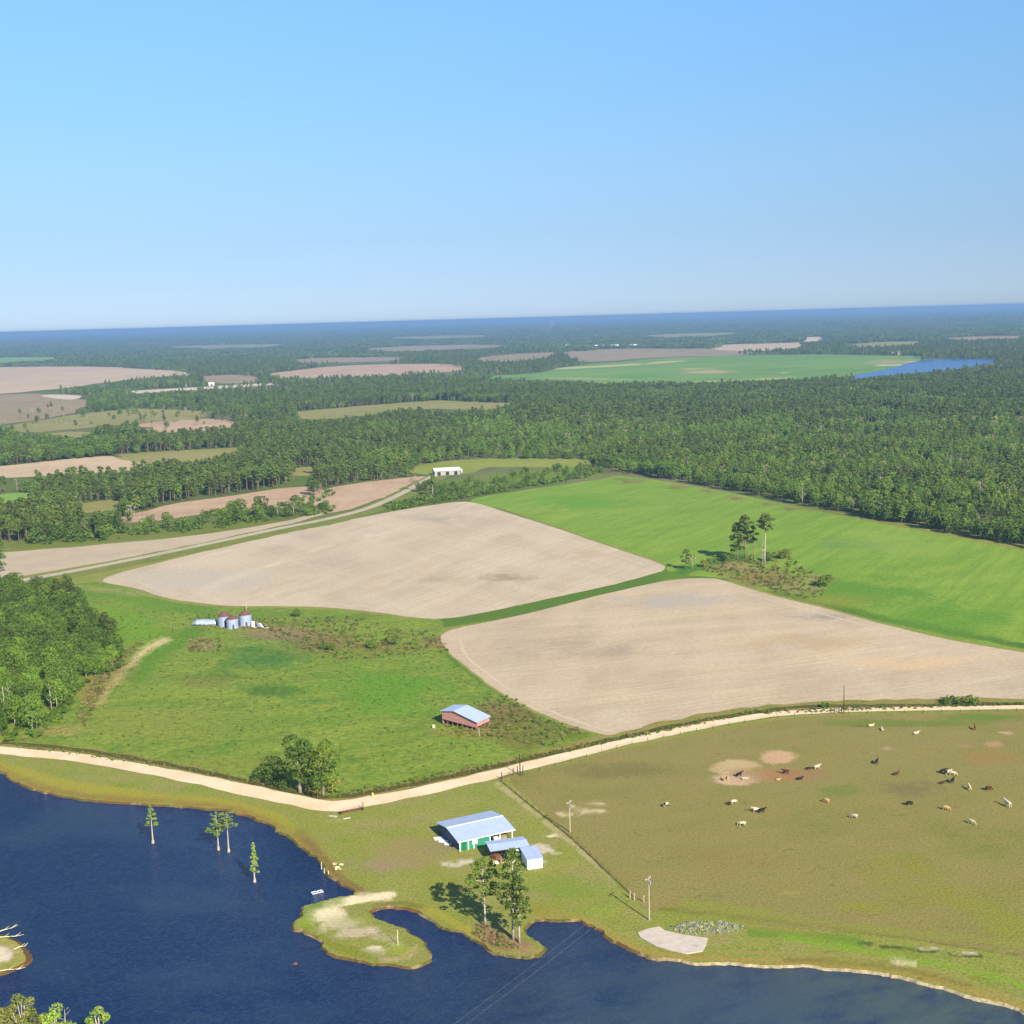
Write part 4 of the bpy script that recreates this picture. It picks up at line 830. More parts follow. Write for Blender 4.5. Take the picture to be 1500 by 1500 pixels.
# bushes of the pasture
for i, (x, y, h, w_, mt, lb) in enumerate([(545, 949, 3.6, 4.5, L_OAK, 'round green bush left of the dark thicket above the pasture edge'), (577, 945, 6, 5.5, L_PINE, 'dark blue green tree-like bush on the brushy pasture ridge'), (478, 953, 3, 7, L_OAK, 'wide low bush at the bend of the brushy pasture ridge'),
       (434, 903, 4, 4.5, L_OAK, 'dark bush near the far field edge right of the bins'), (1208, 1036, 1.6, 3, L_OAK, 'low bush beside the lone pole on the far road side')]):
    tag(link('bush', bush_mesh(130+i, h, w_, 520, .24, mt), loc=at(x, y)), lb, 'bush')
# treetops at the lower left corner
for i, (x, y, h, w_, kw, lb) in enumerate([(28, 1449, 12, 5.5, L_OLIVE, 'rounded olive treetop with a pale forked trunk at the lower left corner'), (-4, 1478, 10, 6, L_OLIVE, 'olive treetop cut by the lower left corner'), (75, 1472, 10, 5, L_CYP, 'bright green treetop between the round one and the grey green one'), (52, 1485, 9, 5, L_OLIVE, 'low olive treetop behind the bright one at the bottom edge'), (143, 1470, 11, 4.6, L_CYP, 'pale grey green treetop standing alone at the bottom edge'), (100, 1492, 9, 3.6, L_LIGHT, 'small treetop at the bottom edge left of the grey green one')]):
    tree('treetop' if False else 'broadleaf_tree', broadleaf(150+i, h, w_, 1500, .17, kw, B_PALE, .35, 11, 9, .2), top_at(x, y, h), i*1.3, 1, lb, 'tree')
tree('dead_tree', bare(160, 9.5, 3, 0+20, bark=B_PALE), top_at(92, 1475, 9.5), 0, 1, 'bare white snag among the treetops at the lower left', 'tree')
# isolated trees by the white shed
tree('pine_tree', pine(170, 15, 5.5, 600, .42, L_PINEY, B_PALE, base=.45), at(634, 727), 0, 1, 'lone tall pine in front of the white roofed shed', 'tree')
tree('bare_tree', bare(171, 10, 4, 260), at(605, 718), 0, 1, 'slim pale tree on the pink soil left of the white roofed shed', 'tree')
tree('pine_tree', pine(172, 17, 9, 700, .5, L_OAK, B_OAK, base=.2), at(0, 838), 0, 1.0, 'tree cut by the left edge beyond the woodlot', 'tree')

# tussocks, weeds and brush in the rough ground
REG = [([(380, 905), (520, 905), (600, 925), (640, 925), (660, 955), (580, 962), (480, 968), (440, 950), (400, 930)], 650, (.3, .8), [.5, .35, .15]),
       ([(700, 1025), (745, 1018), (790, 1050), (860, 1072), (800, 1095), (720, 1080), (660, 1078), (640, 1060), (705, 1050)], 380, (.25, .7), [.5, .45, .05]),
       ([(1040, 815), (1150, 812), (1200, 845), (1215, 872), (1190, 880), (1130, 866), (1062, 845), (1030, 835)], 420, (.4, 1.0), [.55, .38, .07]),
       ([(110, 1050), (150, 970), (215, 935), (205, 950), (165, 985), (140, 1030), (125, 1066)], 330, (.3, .8), [.7, .25, .05]),
       ([(180, 890), (420, 900), (640, 965), (850, 1075), (500, 1150), (200, 1100), (60, 1085), (150, 1000)], 1500, (.12, .42), [.08, .9, .02]),
       ([(270, 900), (410, 905), (400, 925), (290, 920)], 160, (.2, .6), [.5, .45, .05]), ([(275, 935), (325, 935), (325, 955), (275, 955)], 90, (.3, .8), [.8, .15, .05]),
       ([(480, 1163), (700, 1123), (900, 1080), (1100, 1041), (1500, 1029), (1500, 1033), (1100, 1047), (900, 1087), (700, 1132), (480, 1171)], 700, (.2, .55), [.25, .5, .25]),
       ([(0, 1084), (250, 1118), (480, 1164), (480, 1170), (250, 1126), (0, 1092)], 300, (.15, .45), [.3, .5, .2]),
       ([(1380, 1025), (1430, 1024), (1430, 1032), (1380, 1032)], 40, (.5, 1.4), [.2, .3, .5]),
       ([(700, 1352), (735, 1368), (770, 1392), (720, 1386), (690, 1366)], 140, (.15, .45), [.7, .25, .05])]
pw = []
for i, (poly, n, sr, pr) in enumerate(REG):
    p = scatter_px(poly, n, 200+i); pw.append(pack(p, rng.uniform(*sr, n), rng.choice([0, 1, 2], n, p=pr)))
pw = np.vstack(pw)
PB = (bush_mesh(221, 1.5, 2.2, 90, .2, L_DRY), bush_mesh(222, 1.3, 2.2, 90, .2, L_WEED), bush_mesh(223, 1.6, 2.2, 110, .2, L_OAK))
stuff('weeds_and_brush', pw, [(a,) for a in PB], 'dry brush and weeds on the rough pasture ground', 'weeds')
#==PART3==
# ================================================================== BUILDINGS AND FARM THINGS
def corrug(name, col, var=.12, dirt=None, rough=.4, metal=.35):
    s = NT(name); tc = s.n('ShaderNodeTexCoord').outputs['Object']
    wv = s.n('ShaderNodeTexWave', wave_type='BANDS', bands_direction='X'); s.t.links.new(tc, wv.inputs[0]); wv.inputs['Scale'].default_value = 1.1; wv.inputs['Distortion'].default_value = 0
    c = s.mix(s.noise(.6, 5, .7, tc, .3, .7), tuple(v*(1-var) for v in col[:3])+(1,), col)
    c = s.mix(s.math('MULTIPLY', wv.outputs['Fac'], .18), c, tuple(v*.6 for v in col[:3])+(1,))
    if dirt: c = s.mix(s.math('MULTIPLY', s.noise(.9, 5, .7, tc, dirt[1], dirt[1]+.2), .9), c, dirt[0])
    s.b.inputs['Metallic'].default_value = metal; s.b.inputs['Specular IOR Level'].default_value = .5
    s.bump(wv.outputs['Fac'], .4, .05)
    return s.out(c, rough)
GALV = corrug('galvanised roof', A(188, 202, 232, .72), metal=0); GALV_OLD = corrug('old tin', A(190, 196, 212, .75), .25, (A(150, 120, 100), .6)); TEAL = corrug('teal siding', A(40, 140, 122, .8), metal=0, rough=.6)
RUSTR = corrug('rusty roof', A(124, 84, 76, .7), .3, (A(186, 150, 140), .62), .8, 0); REDW = corrug('faded red siding', A(200, 144, 138, .75), .2, (A(200, 156, 146), .55), .8, 0)
WHITE = plain('white paint', A(240, 240, 240, .85), .6, var=.08); DARKW = plain('dark and shade toned wood', A(70, 56, 48), .9); WOOD = plain('weathered wood', A(170, 150, 122), .9); WOODP = plain('pale weathered post', A(206, 196, 172), .9)  # DARKW: shade tone behind open fronts, plain dark wood on posts
RUST = plain('rusty iron', A(140, 92, 72), .9, var=.4, scale=3); CONC = plain('concrete', A(208, 196, 186, .7), .9, var=.12, scale=.8, dirt=(A(186, 172, 158, .7), .55)); GLASS = plain('window glass', (.05, .08, .1, 1), .15)
STEEL = corrug('bin sheet metal', A(180, 192, 220, .74), .2, (A(160, 160, 172), .62), metal=.1); PALE = plain('bleached wood', A(228, 220, 206, .8), .85)
def frame2(a, b):
    """local frame from two base corners in the photo: origin, x axis angle, length"""
    A0, B0 = G(*a)[:2], G(*b)[:2]; d = B0-A0; return A0, math.atan2(d[1], d[0]), float(np.hypot(*d))
def roofslab(m, pts, th=.08):
    """quad sheet with thickness"""
    p = [Vector(q) for q in pts]; n = (p[1]-p[0]).cross(p[3]-p[0]).normalized(); n = n if n.z > 0 else -n
    v = p+[q+n*th for q in p]; m.add(v, [(3, 2, 1, 0), (4, 5, 6, 7), (0, 1, 5, 4), (1, 2, 6, 5), (2, 3, 7, 6), (3, 0, 4, 7)])
# main workshop: front wall along x, depth y (towards the back)
A0, az, L, W = G(673, 1247)[:2], R(26), 13.5, 12.0; H1, H2 = 2.5, 3.5
ws = empty('workshop_building', (A0[0], A0[1], 0), az)
tag(ws, 'long low workshop with blue grey metal roof and teal front wall', 'building')
Lc = L*.58
m = MB(); m.box((Lc/2, .06, H1/2), (Lc, .12, H1)); m.build('front_wall', TEAL, ws)['label'] = 'teal front wall'
m = MB(); m.box((L/2, W-.06, H1/2), (L, .12, H1)); m.build('back_wall', TEAL, ws)
m = MB(); m.add([(0, .13, 0), (0, W-.13, 0), (0, W-.13, H1), (0, W/2, H2-.05), (0, .13, H1), (.12, .13, 0), (.12, W-.13, 0), (.12, W-.13, H1), (.12, W/2, H2-.05), (.12, .13, H1)],
    [(0, 1, 2, 3, 4), (9, 8, 7, 6, 5)]+[(i, (i+1) % 5, 5+(i+1) % 5, 5+i) for i in range(5)]); m.build('end_wall', corrug('shade toned siding', A(70, 84, 110, .7), metal=0, rough=.7), ws)  # siding colour darkened to paint in the shade on this end
m = MB(); m.box((Lc, W/2, H1/2), (.1, W-.4, H1)); m.build('inner_wall', DARKW, ws)
for x in (.1, 2.2, 3.6, Lc-.1, L*.76, L-.1):
    m = MB(); m.box((x, -.09, H1/2), (.2, .16, H1)); m.build('post', WHITE, ws)
m = MB(); m.box((L-.1, W/2, H1/2), (.16, .16, H1)); m.build('post', WHITE, ws)
m = MB(); m.box((Lc*.5, -.03, 1.55), (1.3, .05, 1.2)); w1 = m.build('window', WHITE, ws)
m = MB(); m.box((Lc*.5, -.07, 1.55), (1.0, .03, .9)); m.build('pane', plain('bright pane', A(200, 220, 220, .7), .2), w1)
m = MB(); m.box((1.2, -.03, 1.0), (1.0, .05, 2.0)); dr = m.build('door', corrug('green door', A(24, 110, 96, .8), metal=0), ws)
m = MB(); m.box((1.55, -.08, 1.0), (.1, .05, .1)); m.build('handle', GALV_OLD, dr)
m = MB(); e_ = .55
roofslab(m, [(-e_, -e_, H1-.06), (L+e_, -e_, H1-.06), (L+e_, W/2, H2), (-e_, W/2, H2)]); m.build('roof', GALV, ws)
m = MB(); roofslab(m, [(-e_, W/2, H2+.004), (L+e_, W/2, H2+.004), (L+e_, W+e_, H1-.06), (-e_, W+e_, H1-.06)]); m.build('roof', GALV, ws)
m = MB(); m.box((L/2, W/2, H2+.11), (L+2*e_, .3, .05)); m.build('ridge_cap', WHITE, ws)
m = MB(); m.box((L/2, -e_-.03, H1-.1), (L+2*e_, .05, .16)); m.build('eave_trim', WHITE, ws)
# lighter roof panels patched into the right half
m = MB(); k0 = .55*L; roofslab(m, [(k0, -e_+.3, H1+.03), (L, -e_+.3, H1+.03), (L, W*.28, H1+.03+(H2-H1)*(W*.28+e_-.3)/(W/2+e_)), (k0, W*.28, H1+.03+(H2-H1)*(W*.28+e_-.3)/(W/2+e_))], .02)
m.build('roof_patch', corrug('worn violet grey roofing', A(160, 168, 206, .75)), ws)
# things parked in the open bay
def bx(name, c, d, mat, label, cat, rz=0, group=None):
    m = MB(); m.box((0, 0, d[2]/2), d); m.box((0, 0, d[2]+.03), (d[0]*.9, d[1]*.9, .06)); o = m.build(name, mat); o.location = (c[0], c[1], c[2] if len(c) > 2 else 0); o.rotation_euler = (0, 0, rz); tag(o, label, cat, group); return o
def loc2(o0, az_, x, y): return (float(o0[0]+x*math.cos(az_)-y*math.sin(az_)), float(o0[1]+x*math.sin(az_)+y*math.cos(az_)))
bx('storage_chest', loc2(A0, az, L*.72, .9), (1.4, .9, 1.0), WHITE, 'white chest in the open bay of the workshop', 'chest', az)
bx('work_bench', loc2(A0, az, L*.86, 1.6), (2.0, .8, .9), WOOD, 'brown bench at the right end of the open workshop bay', 'bench', az)
# open carport in front
A1, az1, L1, W1 = G(720, 1262)[:2], R(15), 8.6, 5.0
cp = empty('open_carport', (A1[0], A1[1], 0), az1); tag(cp, 'open sided carport with a blue grey metal roof between workshop and white shed', 'carport')
h0, h1 = 2.5, 2.9
m = MB(); roofslab(m, [(-.3, -.3, h0), (L1+.3, -.3, h0), (L1+.3, W1/2, h1), (-.3, W1/2, h1)]); m.build('roof', GALV, cp)
m = MB(); roofslab(m, [(-.3, W1/2, h1+.004), (L1+.3, W1/2, h1+.004), (L1+.3, W1+.3, h0), (-.3, W1+.3, h0)]); m.build('roof', GALV, cp)
for x in (0, L1*.5, L1):
    for y in (0, W1): m = MB(); m.box((x, y, h0/2-.02), (.14, .14, h0)); m.build('post', DARKW, cp)
m = MB(); m.box((L1/2, -.2, h0-.14), (L1+.4, .08, .18)); m.build('beam', DARKW, cp); m = MB(); m.box((L1/2, W1+.2, h0-.14), (L1+.4, .08, .18)); m.build('beam', DARKW, cp)
m = MB(); m.box((L1*.62, .02, 1.0), (L1*.5, .06, 2.0)); m.build('side_wall', DARKW, cp)
# clutter under the carport's left end
for i, (x, y, d, mt, lb) in enumerate([(.6, -1.2, (1.3, 1.0, .35), PALE, 'stack of pale boards before the carport, left'), (2.2, -1.0, (1.2, .9, .7), plain('faded pink crate', A(206, 160, 150), .8), 'faded pink crate in front of the carport'), (3.6, -1.1, (1.0, 1.0, .5), WOOD, 'brown crate in front of the carport by the pink crate'),
      (1.4, 1.2, (1.6, 1.2, .9), RUST, 'rust brown box standing under the carport roof'), (4.6, -1.6, (1.1, .5, .25), PALE, 'low pale plank stack before the carport, right')]):
    p = loc2(A1, az1, x, y); bx('crate' if 'crate' in lb or 'box' in lb else 'board_stack', p, d, mt, lb, 'crate' if 'crate' in lb or 'box' in lb else 'boards', az1+.2*i)
# white shed
A2, az2, L2 = frame2((773, 1274), (794, 1272)); W2 = 5.6; hs = 2.3; az2 = R(14); L2 = 3.4
shd = empty('white_shed', (A2[0], A2[1], 0), az2); tag(shd, 'small white shed with grey roof at the right end of the farm buildings', 'shed')
m = MB(); m.box((L2/2, .05, hs/2), (L2, .1, hs)); m.build('front_wall', WHITE, shd); m = MB(); m.box((L2/2, W2-.05, hs/2), (L2, .1, hs)); m.build('back_wall', WHITE, shd)
for x in (.05, L2-.05): m = MB(); m.box((x, W2/2, hs/2), (.1, W2-.22, hs)); m.build('side_wall', WHITE, shd)
m = MB(); roofslab(m, [(-.2, -.25, hs+.01), (L2+.2, -.25, hs+.01), (L2+.2, W2+.25, hs+.3), (-.2, W2+.25, hs+.3)], .1); m.build('roof', GALV, shd)
m = MB(); m.box((L2*.35, -.03, 1.0), (.9, .05, 2.0)); m.build('door', plain('off white door', A(214, 216, 220, .8)), shd)
lt = MB(); roofslab(lt, [(0, 0, 1.9), (3.2, 0, 1.9), (3.2, 2, 2.2), (0, 2, 2.2)], .06); A3 = G(757, 1259)[:2]
ls = empty('lean_to_roof', (A3[0], A3[1], 0), az2); tag(ls, 'low white tin lean-to between the carport and the white shed', 'lean-to')
lt.build('roof', WHITE, ls)
for x, y in ((.1, .1), (3.1, .1), (.1, 1.9), (3.1, 1.9)): m = MB(); m.box((x, y, .95), (.1, .1, 1.9)); m.build('post', WOOD, ls)
# white panels lying left of the workshop
for i, (x, y, lx, ly, rz) in enumerate([(643, 1229, 2.4, 1.6, .3), (650, 1233, 2.2, 1.5, -.3), (656, 1237, 1.6, 1.1, .1)]):
    m = MB(); m.box((0, 0, .14), (lx, ly, .06), rz, (.05, .04)); m.box((.1, .1, .04), (lx*.9, ly*.8, .05), rz); o = m.build('sheet_panel', WHITE, loc=at(x, y))
    tag(o, 'white sheet panel lying on the grass beside the shaded end wall, %s' % ('farthest', 'middle', 'nearest')[i], 'panel')
# ---- faded red barn
A4, az4, L4 = frame2((648, 1061), (699, 1071)); D4 = 6.2
bn = empty('red_barn', (A4[0], A4[1], 0), az4); tag(bn, 'faded red barn with a blue grey tin roof alone in the green pasture', 'barn')
zl, zp, zr, xp = 4.3, 4.9, 2.8, L4*.36
def gable(y, zb, mat, nm):
    m = MB(); v = [(0, y, zb), (L4, y, zb*.55), (L4, y, zr), (xp, y, zp), (0, y, zl)]
    m.add(v+[(a, b+.1, c) for a, b, c in v], [(0, 1, 2, 3, 4), (9, 8, 7, 6, 5)]+[(i, (i+1) % 5, 5+(i+1) % 5, 5+i) for i in range(5)]); m.build(nm, mat, bn)
gable(0, 1.7, REDW, 'front_wall'); gable(D4, .1, REDW, 'back_wall')
m = MB(); m.box((.05, D4/2, zl/2), (.1, D4-.22, zl-.1)); m.build('side_wall', REDW, bn)
m = MB(); m.box((L4-.05, D4/2, 1.9), (.1, D4-.22, 1.2)); m.build('side_wall', REDW, bn)
for x in np.linspace(.1, L4-.1, 8): m = MB(); m.box((float(x), .22, .7), (.14, .14, 1.5)); m.build('post', WOOD, bn)
for y in (2, 4, D4-.1): m = MB(); m.box((L4-.1, y, .7), (.14, .14, 1.4)); m.build('post', WOOD, bn)
m = MB(); m.box((L4/2, 2.2, .9), (L4-.6, .1, 1.6)); m.build('shade_backing', DARKW, bn)  # dark sheet put behind the posts for the shade of the open lower front
m = MB(); roofslab(m, [(-.4, -.5, zl-.1), (xp, -.5, zp), (xp, D4+.4, zp), (-.4, D4+.4, zl-.1)]); m.build('roof', GALV, bn)
m = MB(); roofslab(m, [(xp, -.5, zp+.004), (L4+.5, -.5, zr-.1), (L4+.5, D4+.4, zr-.1), (xp, D4+.4, zp+.004)]); m.build('roof', GALV, bn)
m = MB(); m.box((xp, -.53, zp+.02), (.3, .05, .16)); m.build('ridge_end', RUST, bn)
m = MB(); m.tube([(0, 0, -.2), (0, .1, 2.6)], .12, 6); tag(m.build('wooden_post', WOODP, loc=at(702, 1078)), 'leaning bare post in front of the right corner of the red barn', 'post')
m = MB(); m.tube([(0, 0, .4), (0, .01, .9)], [.5, .42], 10); m.tube([(0, 0, -.05), (0, 0, .42)], [.42, .5], 10); tag(m.build('water_barrel', PALE, loc=at(635, 1066)), 'pale barrel on the grass left of the red barn', 'barrel')
# ---- grain bins
def bin_(px, r, h, rh, label, lean=0):
    p = at(*px); e = empty('grain_bin', (p[0], p[1]+r, 0)); e.rotation_euler = (lean, 0, 0); tag(e, label, 'grain bin', 'round grain bins')
    n = 20; ring_ = lambda rr, z: [(rr*math.cos(2*math.pi*i/n), rr*math.sin(2*math.pi*i/n), z) for i in range(n)]
    m = MB(); zs = [-.2]+[h*i/6 for i in range(1, 7)]; v = []
    for i, z in enumerate(zs): v += ring_(r, z)
    m.add(v, [(i*n+j, i*n+(j+1) % n, (i+1)*n+(j+1) % n, (i+1)*n+j) for i in range(len(zs)-1) for j in range(n)]); m.build('bin_wall', STEEL, e)
    for z in (h*.33, h*.66, h*.98):
        m = MB(); m.add(ring_(r+.03, z-.05)+ring_(r+.03, z+.05)+ring_(r+.06, z), [(j, (j+1) % n, 2*n+(j+1) % n, 2*n+j) for j in range(n)]+[(2*n+j, 2*n+(j+1) % n, n+(j+1) % n, n+j) for j in range(n)]); m.build('hoop', GALV_OLD, e)
    m = MB(); m.add(ring_(r+.18, h-.02)+ring_(r*.15, h+rh)+ring_(r+.18, h-.08), [(j, (j+1) % n, n+(j+1) % n, n+j) for j in range(n)]+[tuple(n+j for j in range(n))]+[(2*n+j, 2*n+(j+1) % n, (j+1) % n, j) for j in range(n)]); rf = m.build('roof', RUSTR, e)
    m = MB(); m.tube([(0, 0, h+rh-.05), (0, 0, h+rh+.25)], r*.17, 10); m.build('cap', RUSTR, rf)
    m = MB(); m.box((r*.35, -r*.95, .95), (.8, .14, 1.8)); m.build('door', plain('dark bin door', A(96, 104, 124), .7), e); return e
bin_((358, 918), 2.55, 4.7, 1.3, 'tallest round grain bin with a rust red cone roof, nearest the collapsed shed')
bin_((339, 922), 2.35, 4.1, 1.1, 'grain bin with a rusty roof standing in front of the other two')
bin_((327, 919), 2.6, 4.4, 1.5, 'rear left grain bin with the broadest rusty roof')
# toppled bin: crushed cylinder lying on the grass
p = at(303, 915); tb = empty('toppled_grain_bin', (p[0], p[1], 0), .12); tag(tb, 'pale blue toppled grain bin lying crushed on the grass left of the bins', 'grain bin')
m = MB(); n = 16; v = []
for i in range(7):
    x = -4+i*1.3
    for j in range(n):
        a = 2*math.pi*j/n; rr = 2.1*(1+.08*math.sin(i*1.7+j)); v.append((x, rr*math.cos(a), max(-.05, rr*.62*math.sin(a)+1.1-.12*i*.6)))
m.add(v, [(i*n+j, i*n+(j+1) % n, (i+1)*n+(j+1) % n, (i+1)*n+j) for i in range(6) for j in range(n)]+[tuple(range(n-1, -1, -1))]); m.build('crushed_wall', STEEL, tb)
m = MB(); m.add([(-6.2, 0, .5)]+[(-4.05, 2.2*math.cos(2*math.pi*j/12), max(0, 1.4*math.sin(2*math.pi*j/12)+1.1)) for j in range(12)], [(0, 1+j, 1+(j+1) % 12) for j in range(12)]); m.build('bent_roof', GALV, tb)
# collapsed shed
p = at(383, 919); cs = empty('collapsed_shed', (p[0], p[1], 0), -.2); tag(cs, 'collapsed shed of striped tin sheets and boards right of the grain bins', 'shed')
for i in range(7):
    x = -3.4+i*1.15; mt = (WHITE, RUSTR, GALV_OLD, WHITE, DARKW, PALE, RUSTR)[i]
    m = MB(); m.box((x, .3*math.sin(i*2), 1.3-.13*i), (1.3, 4.2, .06), .35+.08*i, (.32-.06*i, .22+.05*i)); m.build('roof_sheet', mt, cs)
for i in range(5):
    m = MB(); m.box((-2.8+i*1.5, -1.9, .35+.1*(i % 2)), (2.6, .2, .16), .3*i, (0, .15)); m.build('board', (WOOD, PALE, DARKW)[i % 3], cs)
m = MB(); m.box((-2.9, 1.2, .8), (.18, .18, 1.8)); m.build('post', WOOD, cs)
m = MB(); m.box((0, 0, .4), (2.6, 1.2, .06), .4, (.25, .1)); m.box((.4, .3, .15), (2, .9, .3), .2); tag(m.build('scrap_heap', RUST, loc=at(288, 948)), 'rusty scrap heap on the bare patch below the toppled bin', 'scrap')

# ---- rusty rack by the road
p0, aR, LR = frame2((497, 1193), (533, 1186))
rk = empty('hay_rake', (p0[0], p0[1], 0), aR); tag(rk, 'rusty farm rake with upright tines beside the sandy road corner', 'farm rake')
m = MB(); m.box((LR/2, 0, .35), (LR, .18, .16)); m.box((LR/2, .7, .35), (LR, .12, .12)); m.build('beam', RUST, rk)
for i in range(14):
    x = (i+.5)*LR/14; m = MB(); m.tube([(x, 0, .3), (x+.05, .15, .9), (x+.1, .35, 1.25)], .045, 4); m.build('tine', RUST, rk)
for x in (.4, LR-.4):
    m = MB(); m.tube([(x, -.2, .38), (x, -.08, .38)], .38, 12); m.build('wheel', DARKW, rk)
for x in (LR-.35, LR-.05): m = MB(); m.tube([(x, .1, 0), (x, .1, 2.0)], .06, 5); m.build('upright', RUST, rk)
for i, (x, y, l, rz) in enumerate([(488, 1196, 2.2, -.4), (508, 1199, 1.8, .3)]):
    m = MB(); m.box((0, 0, .07), (l, .5, .14), rz); m.box((.1, .3, .05), (l*.7, .3, .1), rz+.1); tag(m.build('concrete_slab', CONC, loc=at(x, y)), ('longer' if i == 0 else 'shorter')+' pale slab on the grass below the rusty rake', 'slab')

# ---- concrete pad, rubble, dock posts, rafts
pad = smooth(GP([(934, 1367), (950, 1361), (966, 1358), (974, 1364), (1000, 1370), (1037, 1375), (1034, 1385), (1029, 1394), (1006, 1398), (980, 1392), (960, 1386), (938, 1374)]), 1)
m = MB(); m.prism([tuple(q) for q in pad], -.1, .16); tag(m.build('concrete_pad', CONC), 'pale concrete pad with angled corners on the pond bank', 'concrete pad')
r = random.Random(5); m = MB(); RB = [G(978, 1358), G(1010, 1349), (G(1060, 1350)), G(1096, 1358), G(1068, 1366), G(1020, 1370), G(990, 1366)]
RBp = np.array([q[:2] for q in RB]); lo, hi = RBp.min(0), RBp.max(0); cnt = 0
while cnt < 640:
    c = np.array([r.uniform(lo[0], hi[0]), r.uniform(lo[1], hi[1])])
    if not inpoly(c[None], RBp)[0]: continue
    s_ = r.uniform(.1, .3); v = []
    for k in range(6):
        a = k*1.05+r.uniform(-.2, .2); v.append((c[0]+s_*math.cos(a)*r.uniform(.7, 1.1), c[1]+s_*math.sin(a)*r.uniform(.7, 1.1), -.05))
    m.add(v+[(c[0]+(q[0]-c[0])*.6, c[1]+(q[1]-c[1])*.6, s_*r.uniform(.45, .9)) for q in v], [(0, 1, 2, 3, 4, 5)]+[(i, (i+1) % 6, 6+(i+1) % 6, 6+i) for i in range(6)]+[(11, 10, 9, 8, 7, 6)]); cnt += 1
sR = NT('rubble'); cR = sR.mix(sR.noise(.9, 2, lo=.42, hi=.58), A(140, 150, 156), A(186, 186, 166)); cR = sR.mix(sR.noise(1.3, 2, lo=.5, hi=.56), cR, A(112, 126, 76)); sR.out(cR)
tag(tag(m.build('rubble', sR.m), kind='stuff'), 'grey broken rubble spread behind the concrete pad', 'rubble')
def post(px, h, label, group=None, r_=.09, mat=WOODP, z=0, cat='post', name='wooden_post'):
    p = at(*px); m = MB(); m.tube([(0, 0, z-.3), (0, 0, h*.5), (.02, 0, h)], [r_*1.1, r_, r_*.85], 6); m.tube([(.02, 0, h), (.02, 0, h+.05)], [r_*.85, r_*.3], 6)
    o = m.build(name, mat); o.location = (p[0], p[1], 0); tag(o, label, cat, group); return o
for i, px in enumerate([(471, 1271), (475, 1277), (481, 1280)]): post(px, 1.0-.15*i+.3*(i == 0), ['tallest white post in the pond near the bank', 'middle white post in the pond near the bank', 'white post in the pond closest to the sandy point'][i], 'white posts in the pond', .09, PALE, -1)
for i, px in enumerate([(923, 1316), (929, 1319), (943, 1322)]): post(px, 1.7-.1*i, ['pale gate post at the end of the dark fence line', 'pale gate post just right of the fence end', 'rightmost pale gate post near the tall light pole'][i], 'gate posts', .12)
post((583, 1384), 3.1, 'tall white pole standing on the grassy spit', None, .07, PALE, cat='pole')
for i, px in enumerate([(460.5, 1308.5), (469, 1306.5)]):
    g = G(px[0], px[1], -.45); e = empty('floating_frame', (g[0], g[1], -.45), .5)
    tag(e, ('left' if i == 0 else 'right')+' one of two white square frames floating in the pond', 'float', 'floating frames')
    for x, y, a, b in ((0, .5, 1.15, .14), (0, -.5, 1.15, .14), (.5, 0, .14, .86), (-.5, 0, .14, .86), (0, 0, .1, .86)): m = MB(); m.box((x, y, .08), (a, b, .2)); m.build('float_bar', WHITE, e)
    m = MB(); m.box((0, 0, .02), (.86, .86, .04)); m.build('mesh_floor', plain('blue grey mesh', A(120, 150, 190)), e)
# pale debris on the muddy bank
for i, (x, y, s_) in enumerate([(489, 1267, .8), (496, 1273, 1.1), (500, 1268, .6)]):
    m = MB(); rr = random.Random(i)
    for k in range(7): m.box((rr.uniform(-.5, .5)*s_, rr.uniform(-.4, .4)*s_, .1+.1*k*.5), (s_*rr.uniform(.5, .9), s_*.35, .14), rr.uniform(0, 3), (.2, .1))
    tag(m.build('driftwood_pile', PALE if i != 0 else plain('pinkish wood', A(226, 190, 160, .8)), loc=at(x, y)), ['pinkish driftwood heap on the muddy bank, upper left', 'largest pale driftwood heap on the muddy bank', 'small pale driftwood heap on the grass edge of the bank'][i], 'driftwood')
# dead branches on the island
for i, (x, y, a, l) in enumerate([(2, 1376, .1, 4.5), (4, 1366, .6, 3.0), (30, 1390, .2, 1.2), (10, 1424, .1, 3.5)]):
    m = MB(); d = np.array([math.cos(a), math.sin(a)])*l
    m.tube([(-d[0], -d[1], .1), (0, 0, .5), (d[0]*.6, d[1]*.6, .45), (d[0], d[1], .7)], [.11, .09, .06, .02], 6)
    for k in range(3): m.tube([(d[0]*(.1+.25*k), d[1]*(.1+.25*k), .45), (d[0]*(.2+.25*k)+.5, d[1]*(.2+.25*k)+.6*(-1)**k, .9)], [.06, .02], 4)
    tag(m.build('dead_branch', PALE, loc=at(x, y)), ['long bleached dead branch on the top shore of the island', 'bleached branch reaching up over the water behind the island', 'short pale stick at the right tip of the island', 'pale dead branch lying along the near shore of the island'][i], 'dead branch')
# clutter on the point below the pines
for i, (x, y) in enumerate([(722, 1376), (735, 1380)]):
    m = MB(); rr = random.Random(i+9)
    for k in range(6): m.tube([(rr.uniform(-1, 1), rr.uniform(-.7, .7), .1), (rr.uniform(-1, 1), rr.uniform(-.7, .7), .5)], [.1, .05], 5)
    tag(m.build('brush_pile', plain('red brown wood', A(150, 104, 84)), loc=at(x, y)), ['red brown brush pile under the leaning pine', 'red brown brush pile left of the tallest pine trunk'][i], 'brush pile')
tag(MB().tube([(0, 0, -.35), (.4, .1, -.1), (.7, .1, -.3)], [.3, .35, .2], 7).build('stump', RUST, loc=tuple(at(430, 1410)[:2])+(-.2,)), 'small dark red brown stump just showing in the open water', 'stump')

